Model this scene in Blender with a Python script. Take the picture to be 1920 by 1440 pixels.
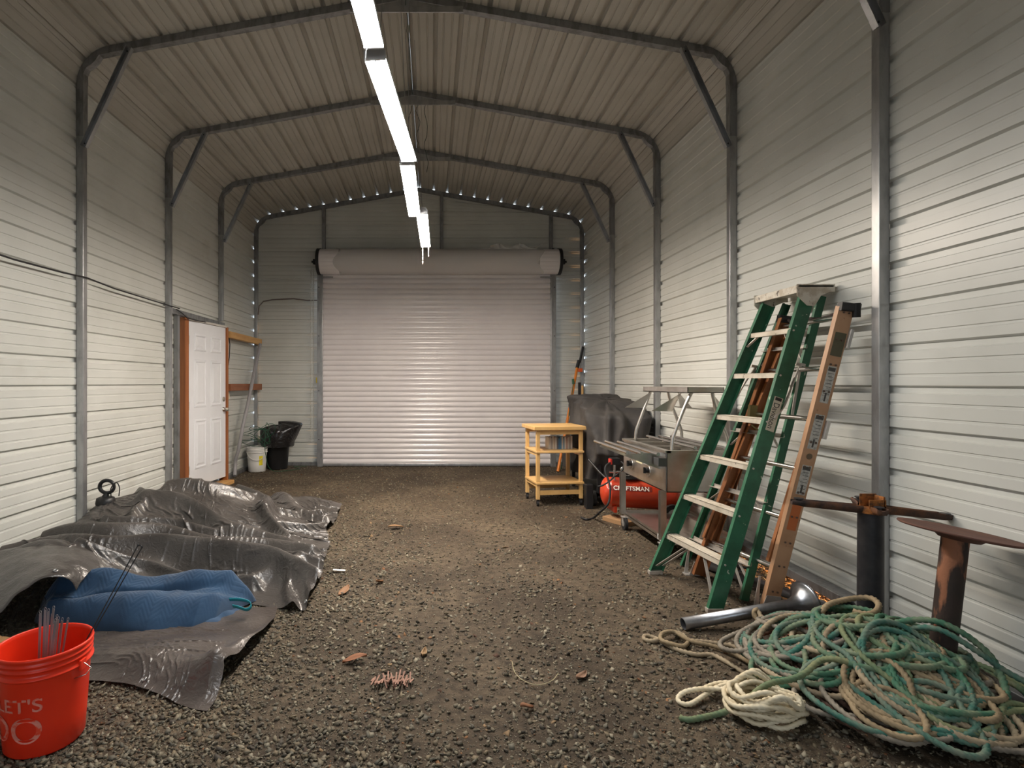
import bpy, math, random
import numpy as np
from mathutils import Vector, Matrix, noise as mnoise

# ------------------------------------------------------------------ scene, camera, light
for o in list(bpy.data.objects):
    bpy.data.objects.remove(o, do_unlink=True)
SC = bpy.context.scene
COL = SC.collection
PI = math.pi
F = 1028.0; VX = 809.0; VY = 718.0; CZ = 1.379     # focal length in pixels of a 1920 wide frame, vanishing point, eye height

cam_d = bpy.data.cameras.new('camera'); cam = bpy.data.objects.new('camera', cam_d); COL.objects.link(cam)
cam.location = (0, 0, CZ); cam.rotation_euler = (PI/2, 0, 0)
cam_d.sensor_width = 36; cam_d.lens = F/1920*36
cam_d.shift_x = (960-VX)/1920; cam_d.shift_y = -(720-VY)/1920
cam_d.clip_start = 0.05
SC.camera = cam

SC.view_settings.view_transform = 'Standard'
SC.view_settings.look = 'None'
SC.view_settings.exposure = 0.22
SC.view_settings.gamma = 1.0
SC.view_settings.use_curve_mapping = False

world = bpy.data.worlds.new('world'); SC.world = world; world.use_nodes = True
bg = world.node_tree.nodes['Background']
bg.inputs['Color'].default_value = (0.80, 0.90, 1.0, 1); bg.inputs['Strength'].default_value = 2.2

sun_d = bpy.data.lights.new('low_evening_sun', 'SUN'); sun_d.energy = 16; sun_d.color = (1.0, 0.50, 0.18); sun_d.angle = 0.02
sun = bpy.data.objects.new('low_evening_sun', sun_d); COL.objects.link(sun)
sun.rotation_euler = (0, math.radians(80), 0)       # shines from +x, 10 degrees above the horizon, under the right wall
LAMP = 130.0                                          # radiance of the shop lights' diffusers

# ------------------------------------------------------------------ helpers
def P(px, py, Y): return Vector(((px-VX)*Y/F, Y, CZ-(py-VY)*Y/F))
def G(px, py, z=0.0):
    Y = (CZ-z)*F/(py-VY); return Vector(((px-VX)*Y/F, Y, z))

class MB:
    def __init__(s): s.v = []; s.f = []; s.m = []; s.sm = []; s.mi = 0; s.smooth = False
    def add(s, vs, fs, smooth=None):
        b = len(s.v); s.v += [tuple(v) for v in vs]
        for f in fs:
            s.f.append(tuple(i+b for i in f)); s.m.append(s.mi); s.sm.append(s.smooth if smooth is None else smooth)
        return s
    def box(s, lo, hi, M=None):
        x0, y0, z0 = lo; x1, y1, z1 = hi
        vs = [Vector(p) for p in ((x0,y0,z0),(x1,y0,z0),(x1,y1,z0),(x0,y1,z0),(x0,y0,z1),(x1,y0,z1),(x1,y1,z1),(x0,y1,z1))]
        if M: vs = [M@v for v in vs]
        return s.add(vs, [(0,3,2,1),(4,5,6,7),(0,1,5,4),(1,2,6,5),(2,3,7,6),(3,0,4,7)])
    def ext(s, poly, p0, p1, bax, smooth=False):
        """extrude polygon (a,b) from p0 to p1; b axis close to bax, a = dir x b"""
        p0 = Vector(p0); p1 = Vector(p1); d = (p1-p0).normalized(); b = Vector(bax); b = (b-d*b.dot(d)).normalized(); a = b.cross(d)
        n = len(poly)
        vs = [p0+a*q[0]+b*q[1] for q in poly]+[p1+a*q[0]+b*q[1] for q in poly]
        fs = [(i, (i+1)%n, (i+1)%n+n, i+n) for i in range(n)]
        s.add(vs, fs, smooth); s.add(vs[:n], [tuple(range(n))[::-1]], False); s.add(vs[n:], [tuple(range(n))], False)
        return s
    def beam(s, p0, p1, w, h, bax=(0,0,1)):
        return s.ext([(-w/2,-h/2),(w/2,-h/2),(w/2,h/2),(-w/2,h/2)], p0, p1, bax)
    def chan(s, p0, p1, depth, fl, t, bax, side=1):
        """C channel: web at a=0, from b=0..depth, flanges towards side*a"""
        q = [(0,0),(fl,0),(fl,t),(t,t),(t,depth-t),(fl,depth-t),(fl,depth),(0,depth)]
        if side < 0: q = [(-a,b) for a,b in q][::-1]
        return s.ext(q, p0, p1, bax)
    def tube(s, pts, r, n=10, closed=False, caps=True):
        pts = [Vector(p) for p in pts]; N = len(pts); rr = r if hasattr(r, '__len__') else [r]*N
        T = []
        for i in range(N):
            a = pts[(i-1)%N] if (i > 0 or closed) else pts[i]; b = pts[(i+1)%N] if (i < N-1 or closed) else pts[i]
            T.append((b-a).normalized() if (b-a).length > 1e-9 else Vector((0,0,1)))
        u = Vector((0,0,1)) if abs(T[0].z) < .9 else Vector((1,0,0)); vs = []
        for i in range(N):
            u = (u-T[i]*u.dot(T[i])).normalized(); w = T[i].cross(u)
            for k in range(n):
                an = 2*PI*k/n; vs.append(pts[i]+(u*math.cos(an)+w*math.sin(an))*rr[i])
        fs = []
        for i in range(N if closed else N-1):
            for k in range(n):
                j = (i+1)%N; fs.append((i*n+k, i*n+(k+1)%n, j*n+(k+1)%n, j*n+k))
        s.add(vs, fs, True)
        if caps and not closed:
            s.add(vs[:n], [tuple(range(n))[::-1]], False); s.add(vs[-n:], [tuple(range(n))], False)
        return s
    def lathe(s, prof, n=32, M=None, caps=(False, False)):
        vs = []
        for r, z in prof:
            for k in range(n):
                a = 2*PI*k/n; v = Vector((r*math.cos(a), r*math.sin(a), z)); vs.append(M@v if M else v)
        fs = [(i*n+k, i*n+(k+1)%n, (i+1)*n+(k+1)%n, (i+1)*n+k) for i in range(len(prof)-1) for k in range(n)]
        s.add(vs, fs, True)
        if caps[0]: s.add(vs[:n], [tuple(range(n))[::-1]], False)
        if caps[1]: s.add(vs[-n:], [tuple(range(n))], False)
        return s
    def grid(s, A, smooth=True, closed_u=False):
        nu, nv = A.shape[:2]; vs = A.reshape(-1, 3).tolist(); fs = []
        for i in range(nu if closed_u else nu-1):
            for j in range(nv-1):
                k = (i+1)%nu; fs.append((i*nv+j, k*nv+j, k*nv+j+1, i*nv+j+1))
        return s.add(vs, fs, smooth)

def rootloc(o):
    v = Vector((0,0,0))
    while o: v += Vector(o.location); o = o.parent
    return v
def build(name, mb, mats, parent=None, loc=None, bev=0, label=None, sub=0, solid=0):
    """link ONE mesh object; vertices are given in world space"""
    off = rootloc(parent) if parent else Vector(loc if loc else (0,0,0))
    me = bpy.data.meshes.new(name)
    me.from_pydata([(v[0]-off.x, v[1]-off.y, v[2]-off.z) for v in mb.v], [], mb.f)
    me.polygons.foreach_set('use_smooth', mb.sm); me.polygons.foreach_set('material_index', mb.m)
    if not isinstance(mats, (list, tuple)): mats = [mats]
    for m in mats: me.materials.append(m)
    me.update()
    o = bpy.data.objects.new(name, me); COL.objects.link(o)
    if parent: o.parent = parent
    else: o.location = off
    if solid:
        md = o.modifiers.new('solid', 'SOLIDIFY'); md.thickness = solid; md.offset = 0
    if bev:
        md = o.modifiers.new('bevel', 'BEVEL'); md.width = bev; md.segments = 2; md.limit_method = 'ANGLE'; md.angle_limit = 0.7
    if sub:
        md = o.modifiers.new('sub', 'SUBSURF'); md.levels = sub; md.render_levels = sub
    if label: o['label'] = label
    return o
def thing(name, label, cat, loc, group=None):
    o = bpy.data.objects.new(name, None); COL.objects.link(o); o.location = loc; o.empty_display_size = .1
    o['label'] = label; o['category'] = cat
    if group: o['group'] = group
    return o
def tag(o, label, cat, group=None, kind=None):
    o['label'] = label; o['category'] = cat
    if group: o['group'] = group
    if kind: o['kind'] = kind
    return o
def struct(o): o['kind'] = 'structure'; return o
def text_mesh(txt, size, M, ext=0.0006, align='CENTER', shear=0, sx=1.0, bold=0):
    cu = bpy.data.curves.new('t', 'FONT'); cu.body = txt; cu.size = size; cu.extrude = ext; cu.offset = bold; cu.align_x = align; cu.align_y = 'CENTER'; cu.shear = shear
    ob = bpy.data.objects.new('t', cu); COL.objects.link(ob); dg = bpy.context.evaluated_depsgraph_get(); dg.update()
    me = bpy.data.meshes.new_from_object(ob.evaluated_get(dg)); mb = MB()
    mb.add([M@Vector((v.co.x*sx, v.co.y, v.co.z)) for v in me.vertices], [tuple(p.vertices) for p in me.polygons])
    bpy.data.objects.remove(ob, do_unlink=True); bpy.data.curves.remove(cu); bpy.data.meshes.remove(me)
    return mb
def frame_M(o, x, y):
    x = Vector(x).normalized(); y = Vector(y); y = (y-x*y.dot(x)).normalized(); z = x.cross(y)
    M = Matrix((x, y, z)).transposed().to_4x4(); M.translation = Vector(o); return M

def smooth_path(pts, n=8):
    pts = [Vector(p) for p in pts]; out = []
    for i in range(len(pts)-1):
        a = pts[max(i-1,0)]; b = pts[i]; c = pts[i+1]; d_ = pts[min(i+2,len(pts)-1)]
        for k in range(n):
            t = k/n; out.append(.5*((2*b)+(c-a)*t+(2*a-5*b+4*c-d_)*t*t+(3*b-a-3*c+d_)*t**3))
    out.append(pts[-1]); return out

# ------------------------------------------------------------------ materials
def mat(name, col, rough=.5, metal=0, spec=.5, **k):
    m = bpy.data.materials.new(name); m.use_nodes = True; nt = m.node_tree; b = nt.nodes['Principled BSDF']
    b.inputs['Base Color'].default_value = (*col, 1); b.inputs['Roughness'].default_value = rough
    b.inputs['Metallic'].default_value = metal; b.inputs['Specular IOR Level'].default_value = spec
    L = nt.links.new; N = nt.nodes.new
    def coord(scale=(1,1,1)):
        tc = N('ShaderNodeTexCoord'); mp = N('ShaderNodeMapping'); mp.inputs['Scale'].default_value = scale
        L(tc.outputs['Object'], mp.inputs['Vector']); return mp.outputs['Vector']
    if 'var' in k:     # (colour2, scale vec, detail, contrast lo, hi)
        c2, sc, det, lo, hi = k['var']
        n = N('ShaderNodeTexNoise'); n.inputs['Scale'].default_value = 1; n.inputs['Detail'].default_value = det; n.inputs['Roughness'].default_value = .6
        L(coord(sc), n.inputs['Vector'])
        r = N('ShaderNodeMapRange'); r.inputs['From Min'].default_value = lo; r.inputs['From Max'].default_value = hi
        L(n.outputs['Fac'], r.inputs['Value'])
        mx = N('ShaderNodeMix'); mx.data_type = 'RGBA'; mx.inputs['A'].default_value = (*col, 1); mx.inputs['B'].default_value = (*c2, 1)
        L(r.outputs['Result'], mx.inputs['Factor']); out = mx.outputs['Result']
        if 'var2' in k:
            c3, sc3, det3, lo3, hi3 = k['var2']
            n3 = N('ShaderNodeTexNoise'); n3.inputs['Scale'].default_value = 1; n3.inputs['Detail'].default_value = det3
            L(coord(sc3), n3.inputs['Vector'])
            r3 = N('ShaderNodeMapRange'); r3.inputs['From Min'].default_value = lo3; r3.inputs['From Max'].default_value = hi3
            L(n3.outputs['Fac'], r3.inputs['Value'])
            m3 = N('ShaderNodeMix'); m3.data_type = 'RGBA'; L(out, m3.inputs['A']); m3.inputs['B'].default_value = (*c3, 1)
            L(r3.outputs['Result'], m3.inputs['Factor']); out = m3.outputs['Result']
        L(out, b.inputs['Base Color'])
    if 'bump' in k:    # (scale vec, strength, distance)
        sc, st, di = k['bump']
        n = N('ShaderNodeTexNoise'); n.inputs['Scale'].default_value = 1; n.inputs['Detail'].default_value = 5
        L(coord(sc), n.inputs['Vector'])
        bp = N('ShaderNodeBump'); bp.inputs['Strength'].default_value = st; bp.inputs['Distance'].default_value = di
        L(n.outputs['Fac'], bp.inputs['Height']); L(bp.outputs['Normal'], b.inputs['Normal'])
    if 'coat' in k: b.inputs['Coat Weight'].default_value = k['coat']
    if 'emit' in k:
        b.inputs['Emission Color'].default_value = (*k['emit'][0], 1); b.inputs['Emission Strength'].default_value = k['emit'][1]
    if 'alpha' in k: b.inputs['Alpha'].default_value = k['alpha']
    if 'trans' in k: b.inputs['Transmission Weight'].default_value = k['trans']
    return m
def v3(s): return (s, s, s)

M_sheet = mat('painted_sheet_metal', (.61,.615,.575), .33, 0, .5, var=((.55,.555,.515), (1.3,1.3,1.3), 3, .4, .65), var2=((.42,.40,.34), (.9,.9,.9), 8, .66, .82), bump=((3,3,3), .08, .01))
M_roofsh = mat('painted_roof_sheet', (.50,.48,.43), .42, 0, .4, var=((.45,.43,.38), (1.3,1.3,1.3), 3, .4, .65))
M_galv = mat('galvanised_tube', (.44,.445,.45), .36, .75, .5, var=((.33,.335,.34), (14,14,5), 4, .4, .62), bump=((40,40,40), .05, .002))
M_galvd = mat('galvanised_tube_dull', (.30,.305,.31), .45, .7, .5, var=((.2,.2,.2), (14,14,5), 4, .45, .62))
M_black = mat('black_plastic', (.012,.012,.013), .45)
M_rubber = mat('black_rubber', (.015,.015,.016), .7)
M_white = mat('white_paint', (.78,.79,.82), .35, var=((.72,.73,.76), v3(2), 3, .4, .7))
M_wplastic = mat('white_plastic', (.70,.70,.68), .4)
M_steel = mat('stainless_steel', (.66,.63,.59), .30, .95, .5, var=((.52,.48,.43), (5,5,5), 3, .4, .65), bump=((6,6,6), .15, .01))
M_chrome = mat('bright_metal', (.75,.74,.72), .22, 1)
M_alu = mat('aluminium', (.62,.60,.57), .42, .6, .5, var=((.44,.41,.37), (9,9,9), 5, .45, .7))
M_brass = mat('satin_nickel', (.55,.50,.43), .3, 1)
# ------------------------------------------------------------------ the shed
S = 1.524                                   # spacing of the steel frames
XL, XR, XC = -2.962, 2.547, -0.2075         # outer faces of the posts
Y0, YB = -1.6, 6*S                          # open entrance behind the camera, front face of the last frame
T = 0.057
ZB, ZP = 3.86, 4.635                        # start of the bend, ridge (outer line of the frame)
SL = math.radians(10.2); RB = 0.34
def profile(side):
    """outer line from the foot up to the ridge in (x,z) with inward distance in, side -1 left, +1 right"""
    X = XL if side < 0 else XR; pts = [(X, 0.0), (X, ZB)]
    cx = X - side*RB
    for i in range(1, 9):
        a = (PI/2-SL)*i/8
        pts.append((cx+side*RB*math.cos(a), ZB+RB*math.sin(a)))
    ex, ez = pts[-1]
    pts.append((XC, ez+abs(XC-ex)*math.tan(SL)))
    return pts
def offset_profile(pts, d):
    """move the polyline by d outwards (+) keeping the ridge on the centre line"""
    out = []
    for i, p in enumerate(pts):
        a = Vector(pts[max(i-1,0)]); b = Vector(pts[min(i+1,len(pts)-1)]); t = (b-a).normalized()
        n = Vector((-t.y, t.x)) if pts[0][0] < 0 else Vector((t.y, -t.x))
        if i == len(pts)-1: n = Vector((0, 1/math.cos(SL)))
        out.append((p[0]+n.x*d, p[1]+n.y*d))
    return out
def along(pts, s):
    """point, outward normal at arc length s"""
    for i in range(len(pts)-1):
        a = Vector(pts[i]); b = Vector(pts[i+1]); l = (b-a).length
        if s <= l or i == len(pts)-2:
            t = (b-a)/l; n = Vector((-t.y, t.x)) if pts[0][0] < XC else Vector((t.y, -t.x)); return a+t*s, n
        s -= l
PITCH = 0.2286
def rib_breaks(s0, s1, phase):
    """(s, outward depth) of the sheet's profile"""
    out = [(s0, 0)]; k = math.floor((s0-phase)/PITCH)-1
    while phase+k*PITCH < s1+.1:
        c = phase+k*PITCH
        for ds, d in ((-.023,0),(-.015,.023),(.015,.023),(.023,0), (.067,0),(.071,.0055),(.081,.0055),(.085,0), (.1436,0),(.1476,.0055),(.1576,.0055),(.1616,0)):
            if s0+.002 < c+ds < s1-.002: out.append((c+ds, d))
        k += 1
    out.append((s1, 0)); return out
def smooth_bends(brk, pts):
    L = 0; res = list(brk)
    for i in range(len(pts)-2):
        L += (Vector(pts[i+1])-Vector(pts[i])).length
        if res[0][0] < L < res[-1][0]:
            for (a, da), (b, db) in zip(brk, brk[1:]):
                if a+.004 < L < b-.004: res.append((L, da+(db-da)*(L-a)/(b-a)))
    return sorted(res)
def sheet_strip(mb, pts, s0, s1, ya, yb, phase=.2, deep=1.0):
    brk = [(a, d*deep) for a, d in smooth_bends(rib_breaks(s0, s1, phase), pts)]; A = []
    for s, d in brk:
        p, n = along(pts, s); q = p+n*(d+.0015); A.append([(q.x, ya, q.y), (q.x, yb, q.y)])
    mb.grid(np.array(A), smooth=False)
YE = YB+T+.010
for side, nm in ((-1, 'left'), (1, 'right')):
    pr = profile(side); mb = MB()
    if side < 0:                            # the opening of the side door
        DY0, DY1, DZ = 6.34, 7.66, 2.20
        sheet_strip(mb, pr, .015, ZB, Y0, DY0); sheet_strip(mb, pr, DZ, ZB, DY0, DY1); sheet_strip(mb, pr, .015, ZB, DY1, YE)
    else:
        G0, G1 = 3.12, 4.45                 # here the sheet stops short of the ground
        sheet_strip(mb, pr, .015, ZB, Y0, G0); sheet_strip(mb, pr, .075, ZB, G0, G1); sheet_strip(mb, pr, .015, ZB, G1, YE)
    struct(build('wall_'+nm, mb, M_sheet, loc=(XL if side < 0 else XR, 0, 0)))
mb = MB()
for side in (-1, 1):
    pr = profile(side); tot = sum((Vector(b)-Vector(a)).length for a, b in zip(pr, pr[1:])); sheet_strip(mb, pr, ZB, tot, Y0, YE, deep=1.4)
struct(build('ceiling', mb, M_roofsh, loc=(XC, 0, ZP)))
# ridge flashing outside and end wall
def top_z(x):
    pr = profile(-1 if x < XC else 1)
    for i in range(1, len(pr)-1):
        (xa, za), (xb, zb) = pr[i], pr[i+1]
        if min(xa, xb)-1e-6 <= x <= max(xa, xb)+1e-6 and abs(xa-xb) > 1e-6: return za+(zb-za)*(x-xa)/(xb-xa)
    return ZB
DX0, DX1, DH = -1.87, 2.03, 3.17            # roll-up door opening
def back_piece(mb, xa, xb, za, zb_fn):
    xs = sorted(set([xa, xb]+[p[0] for sd in (-1, 1) for p in profile(sd) if xa < p[0] < xb]))
    ztop = max(zb_fn(x) for x in xs)
    brk = rib_breaks(za, ztop, .138)
    for a, b in zip(xs, xs[1:]):
        za_, zb_ = zb_fn(a), zb_fn(b)
        A = [[(a, YB+T+.002+d, min(s, za_)), (b, YB+T+.002+d, min(s, zb_))] for s, d in brk]
        mb.grid(np.array(A), smooth=False)
mb = MB()
back_piece(mb, XL, DX0, .015, top_z); back_piece(mb, DX1, XR, .015, top_z); back_piece(mb, DX0, DX1, DH, top_z)
struct(build('wall_back', mb, M_sheet, loc=(XC, YB+T, 0)))

# entrance wall behind the camera, with the open door
mb = MB(); 
def front_piece(xa, xb, za, fn):
    xs = sorted(set([xa, xb]+[p[0] for sd in (-1, 1) for p in profile(sd) if xa < p[0] < xb])); zt_ = max(fn(x) for x in xs); brk = rib_breaks(za, zt_, .138)
    for a, b in zip(xs, xs[1:]): mb.grid(np.array([[(a, Y0-d, min(s_, fn(a))), (b, Y0-d, min(s_, fn(b)))] for s_, d in brk]), smooth=False)
front_piece(XL, -1.3, .015, top_z); front_piece(.9, XR, .015, top_z); front_piece(-1.3, .9, 2.1, top_z)
struct(build('wall_front', mb, M_sheet, loc=(XC, Y0, 0)))

# steel frames
def frame(k, label):
    y = k*S; yc = y+T/2
    r = thing('steel_arch', label, 'arch', (XC, yc, 0), 'steel arch frames of the shed')
    for side in (-1, 1):
        pr = profile(side); m = MB(); q = [(-T/2,-T/2),(T/2,-T/2),(T/2,T/2),(-T/2,T/2)]
        inner = offset_profile(pr, -T/2)
        zt = 2.24 if (k == 5 and side < 0) else 0
        x = inner[0][0]
        m.ext(q, (x, yc, 2.24 if zt else .06), (x, yc, ZB-.12), (0,1,0))
        build('post', m, M_galv, r, bev=.004)
        m = MB()                            # lower sleeve holding the bent corner and the rafter
        path = [Vector((p[0], 0, p[1])) for p in inner]; path[0] = Vector((x, 0, ZB-.42))
        o_ = [p.copy() for p in path]; n = len(path); vs = []
        for i, p in enumerate(path):
            a = path[max(i-1,0)]; b = path[min(i+1,n-1)]; t = (b-a).normalized(); nn = Vector((-t.z,0,t.x))*(-side*-1)
            if side > 0: nn = Vector((t.z,0,-t.x))
            else: nn = Vector((-t.z,0,t.x))
            if i == n-1: nn = Vector((0,0,1/math.cos(SL)))
            hi = T/2+.002; lo = -(T/2+.002)
            if 2 <= i <= 8: lo += (.016 if i in (3, 4, 7) else (-.004 if i in (5, 6) else .0))
            for dy, w in ((-T/2-.002, lo), (T/2+.002, lo), (T/2+.002, hi-.002), (-T/2-.002, hi-.002)): vs.append(p+nn*w+Vector((0, yc+dy, 0)))
        fs = [(i*4+a, i*4+(a+1)%4, i*4+4+(a+1)%4, i*4+4+a) for i in range(n-1) for a in range(4)]+[(0,1,2,3)]
        m.add(vs, fs, False)
        build('rafter', m, M_galvd, r)
        if k < 6:
            m = MB(); p0 = Vector((XC+side*(2.755-T-.02), y-.015, 3.335)); p1 = Vector((XC+side*2.30, y-.015, 4.155))
            m.chan(p0+Vector((0,-.02,0)), p1+Vector((0,-.02,0)), .05, .04, .003, (-side, 0, -.45), side=side if False else -side)
            kb = build('knee_brace', m, M_galv, r)
            for q_ in (p0.lerp(p1, .03), p0.lerp(p1, .96)):
                m = MB(); m.tube([q_+Vector((-side*.006,-.018,0)), q_+Vector((-side*.006,-.028,0))], .007, 6); build('screw', m, M_black, kb)
    if k < 6:
        m = MB(); zz = ZP-.175-(0 if k != 5 else 0)
        m.beam((XC-.47, yc-.035, ZP-.145), (XC+.47, yc-.035, ZP-.145), .012, .05)
        m.add([(XC-.30, yc-.034, ZP-.12), (XC+.30, yc-.034, ZP-.12), (XC+.06, yc-.034, ZP-.07), (XC-.06, yc-.034, ZP-.07)], [(0,1,2,3)])
        build('peak_brace', m, M_galv, r)
    return r
flab = {2: 'nearest bare steel post right of the ladders, running floor to ceiling', 3: 'galvanised steel arch nearest the camera with both corner braces in view',
        4: 'galvanised steel arch just before the white side door with green wires at its peak', 5: 'galvanised steel arch whose left post ends above the white door',
        6: 'galvanised steel end arch against the back wall with daylight spots along its edge'}
for k in range(2, 7): frame(k, flab[k])

# end wall studs and base rails
for i, (x, z0, z1) in enumerate(((-1.80, 3.40, 4.30), (.17, 3.40, 4.53), (2.0, 3.40, 4.20))):
    m = MB(); m.box((x-T/2, YB+.004, z0-.27), (x+T/2, YB+.004+T-.006, z1)); struct(build('trim_%d' % (i+1), m, M_galvd, bev=.003, loc=(x, YB, z0)))
m = MB(); m.box((DX0-.02, YB+.01, 3.16), (DX1+.02, YB+T-.004, 3.16+T))
struct(build('trim_4', m, M_galvd, loc=(0, YB, 3.16)))
for side, nm in ((-1, 'left'), (1, 'right')):
    X = XL if side < 0 else XR-T; m = MB()
    if side < 0: m.box((X, Y0, .0), (X+T, DY0, T)); m.box((X, DY1, 0), (X+T, YB, T))
    else: m.box((X, Y0, 0), (X+T, 3.05, T)); m.box((X, 4.5, 0), (X+T, YB, T)); m.box((X-.05, 3.05, .052), (X+T, 4.5, .052+T))
    struct(build('baseboard_'+nm, m, M_galvd, bev=.004, loc=(X, 0, 0)))
m = MB(); m.box((XL+T, YB, 0), (DX0-.02, YB+T, T)); m.box((DX1+.02, YB, 0), (XR-T, YB+T, T)); struct(build('baseboard_back', m, M_galvd, bev=.004, loc=(0, YB, 0)))

# ------------------------------------------------------------------ floor: dirt, stones, litter
def floor_mat():
    m = bpy.data.materials.new('dirt_and_fine_gravel'); m.use_nodes = True; nt = m.node_tree; b = nt.nodes['Principled BSDF']; L = nt.links.new; N = nt.nodes.new
    tc = N('ShaderNodeTexCoord')
    def noise(s, d, r=.6):
        n = N('ShaderNodeTexNoise'); n.inputs['Scale'].default_value = s; n.inputs['Detail'].default_value = d; n.inputs['Roughness'].default_value = r; L(tc.outputs['Object'], n.inputs['Vector']); return n.outputs['Fac']
    def ramp(x, a, c):
        r = N('ShaderNodeMapRange'); r.inputs['From Min'].default_value = a; r.inputs['From Max'].default_value = c; L(x, r.inputs['Value']); return r.outputs['Result']
    def mix(f, A, B):
        x = N('ShaderNodeMix'); x.data_type = 'RGBA'; L(f, x.inputs['Factor'])
        for nm, q in (('A', A), ('B', B)):
            if isinstance(q, tuple): x.inputs[nm].default_value = (*q, 1)
            else: L(q, x.inputs[nm])
        return x.outputs['Result']
    base = mix(ramp(noise(1.1, 6), .38, .64), (.062,.044,.028), (.165,.122,.078))
    base = mix(ramp(noise(18, 6, .7), .42, .66), base, (.036,.025,.016))
    vo = N('ShaderNodeTexVoronoi'); vo.inputs['Scale'].default_value = 85; L(tc.outputs['Object'], vo.inputs['Vector'])
    sp = ramp(vo.outputs['Distance'], .34, .20)
    hs = N('ShaderNodeSeparateColor'); L(vo.outputs['Color'], hs.inputs['Color'])
    on = N('ShaderNodeMath'); on.operation = 'MULTIPLY'; L(sp, on.inputs[0]); L(ramp(hs.outputs['Red'], .45, .6), on.inputs[1])
    st = mix(hs.outputs['Green'], (.15,.125,.088), (.32,.275,.20))
    col = mix(on.outputs[0], base, st); L(col, b.inputs['Base Color'])
    b.inputs['Roughness'].default_value = .8; b.inputs['Specular IOR Level'].default_value = .3
    h = N('ShaderNodeMath'); h.operation = 'ADD'; L(noise(55, 8, .7), h.inputs[0]); L(on.outputs[0], h.inputs[1])
    bp = N('ShaderNodeBump'); bp.inputs['Distance'].default_value = .012; bp.inputs['Strength'].default_value = .9
    L(h.outputs[0], bp.inputs['Height']); L(bp.outputs['Normal'], b.inputs['Normal'])
    return m
m = MB(); m.box((-7, -6, -.25), (7, 14, 0)); struct(build('floor', m, floor_mat()))

def attr_mat(name, rough=.75, bump=0):
    m = bpy.data.materials.new(name); m.use_nodes = True; nt = m.node_tree; b = nt.nodes['Principled BSDF']
    a = nt.nodes.new('ShaderNodeAttribute'); a.attribute_name = 'col'; nt.links.new(a.outputs['Color'], b.inputs['Base Color'])
    b.inputs['Roughness'].default_value = rough; b.inputs['Specular IOR Level'].default_value = .35; return m
def scatter(name, n, xs, ys, sizes, flat, cols, seed, mt, label, cat, yaw_only=False, dens=None):
    rg = np.random.default_rng(seed); pos = []
    while len(pos) < n:
        k = n*2; x = rg.uniform(*xs, k); y = ys[0]+(ys[1]-ys[0])*rg.uniform(0, 1, k)**1.7; ok = np.ones(k, bool)
        if dens is not None: ok &= rg.uniform(0, 1, k) < dens(x, y)
        pos += list(zip(x[ok], y[ok]))
    pos = np.array(pos[:n]); s = sizes[0]+(sizes[1]-sizes[0])*rg.uniform(0, 1, n)**3.0
    cube = np.array([(-1,-1,-1),(1,-1,-1),(1,1,-1),(-1,1,-1),(-1,-1,1),(1,-1,1),(1,1,1),(-1,1,1)], float)
    V = np.repeat(cube[None], n, 0)*rg.uniform(.35, 1.05, (n, 8, 3)); V *= s[:, None, None]*np.stack([np.ones(n), rg.uniform(.55, 1, n), flat*rg.uniform(.6, 1.2, n)], 1)[:, None, :]
    ax = rg.normal(0, .35, (n, 2)); V[:, :, 2] += V[:, :, 0]*ax[:, :1]+V[:, :, 1]*ax[:, 1:]
    a = rg.uniform(0, 2*PI, n); c, sn = np.cos(a)[:, None], np.sin(a)[:, None]
    X = V[:, :, 0]*c-V[:, :, 1]*sn; Y = V[:, :, 0]*sn+V[:, :, 1]*c
    V = np.stack([X+pos[:, :1], Y+pos[:, 1:], V[:, :, 2]+(s*flat*.45)[:, None]], 2).reshape(-1, 3)
    fq = np.array([(0,3,2,1),(4,5,6,7),(0,1,5,4),(1,2,6,5),(2,3,7,6),(3,0,4,7)]); Fc = (fq[None]+np.arange(n)[:, None, None]*8).reshape(-1, 4)
    me = bpy.data.meshes.new(name); me.vertices.add(n*8); me.vertices.foreach_set('co', V.ravel().astype(np.float32))
    me.loops.add(Fc.size); me.loops.foreach_set('vertex_index', Fc.ravel().astype(np.int32)); me.polygons.add(len(Fc)); me.polygons.foreach_set('loop_start', np.arange(0, Fc.size, 4, dtype=np.int32))
    me.update(); me.validate()
    pal = np.array(cols); pc = pal[rg.integers(0, len(pal), n)]*rg.uniform(.7, 1.2, (n, 1)); cc = np.concatenate([pc, np.ones((n, 1))], 1)
    at = me.color_attributes.new('col', 'FLOAT_COLOR', 'POINT'); at.data.foreach_set('color', np.repeat(cc, 8, 0).ravel().astype(np.float32))
    me.materials.append(mt); o = bpy.data.objects.new(name, me); COL.objects.link(o); tag(o, label, cat, kind='stuff'); return o
M_stone = attr_mat('crushed_stone')
STC = [(.150,.125,.082),(.115,.095,.064),(.185,.158,.108),(.085,.070,.048),(.120,.108,.080),(.24,.21,.15),(.065,.054,.040),(.160,.125,.078)]
def stone_dens(x, y):
    l = np.clip((0.1-x)/.9, 0, 1)*np.clip((7-y)/3, 0, 1); s = .5+.5*np.sin(x*5.1+np.sin(y*3.7)*2)*np.sin(y*4.3+np.sin(x*2.9)*2)
    return np.clip(.14+.55*l+.30*s, 0, 1)
scatter('gravel_stone', 82000, (XL+.08, XR-.08), (1.85, 9.1), (.0028, .0135), .55, STC, 4, M_stone, 'loose crushed grey and olive stones covering the dirt floor', 'gravel', dens=stone_dens)
scatter('bark_litter', 2600, (-2.6, XR-.08), (1.85, 8.6), (.004, .017), .16, [(.16,.07,.03),(.10,.05,.03),(.22,.11,.05),(.06,.04,.028),(.26,.17,.09)], 9, attr_mat('bark_chip', .85), 'brown bark chips and leaf crumbs scattered over the dirt floor', 'litter')
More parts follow.
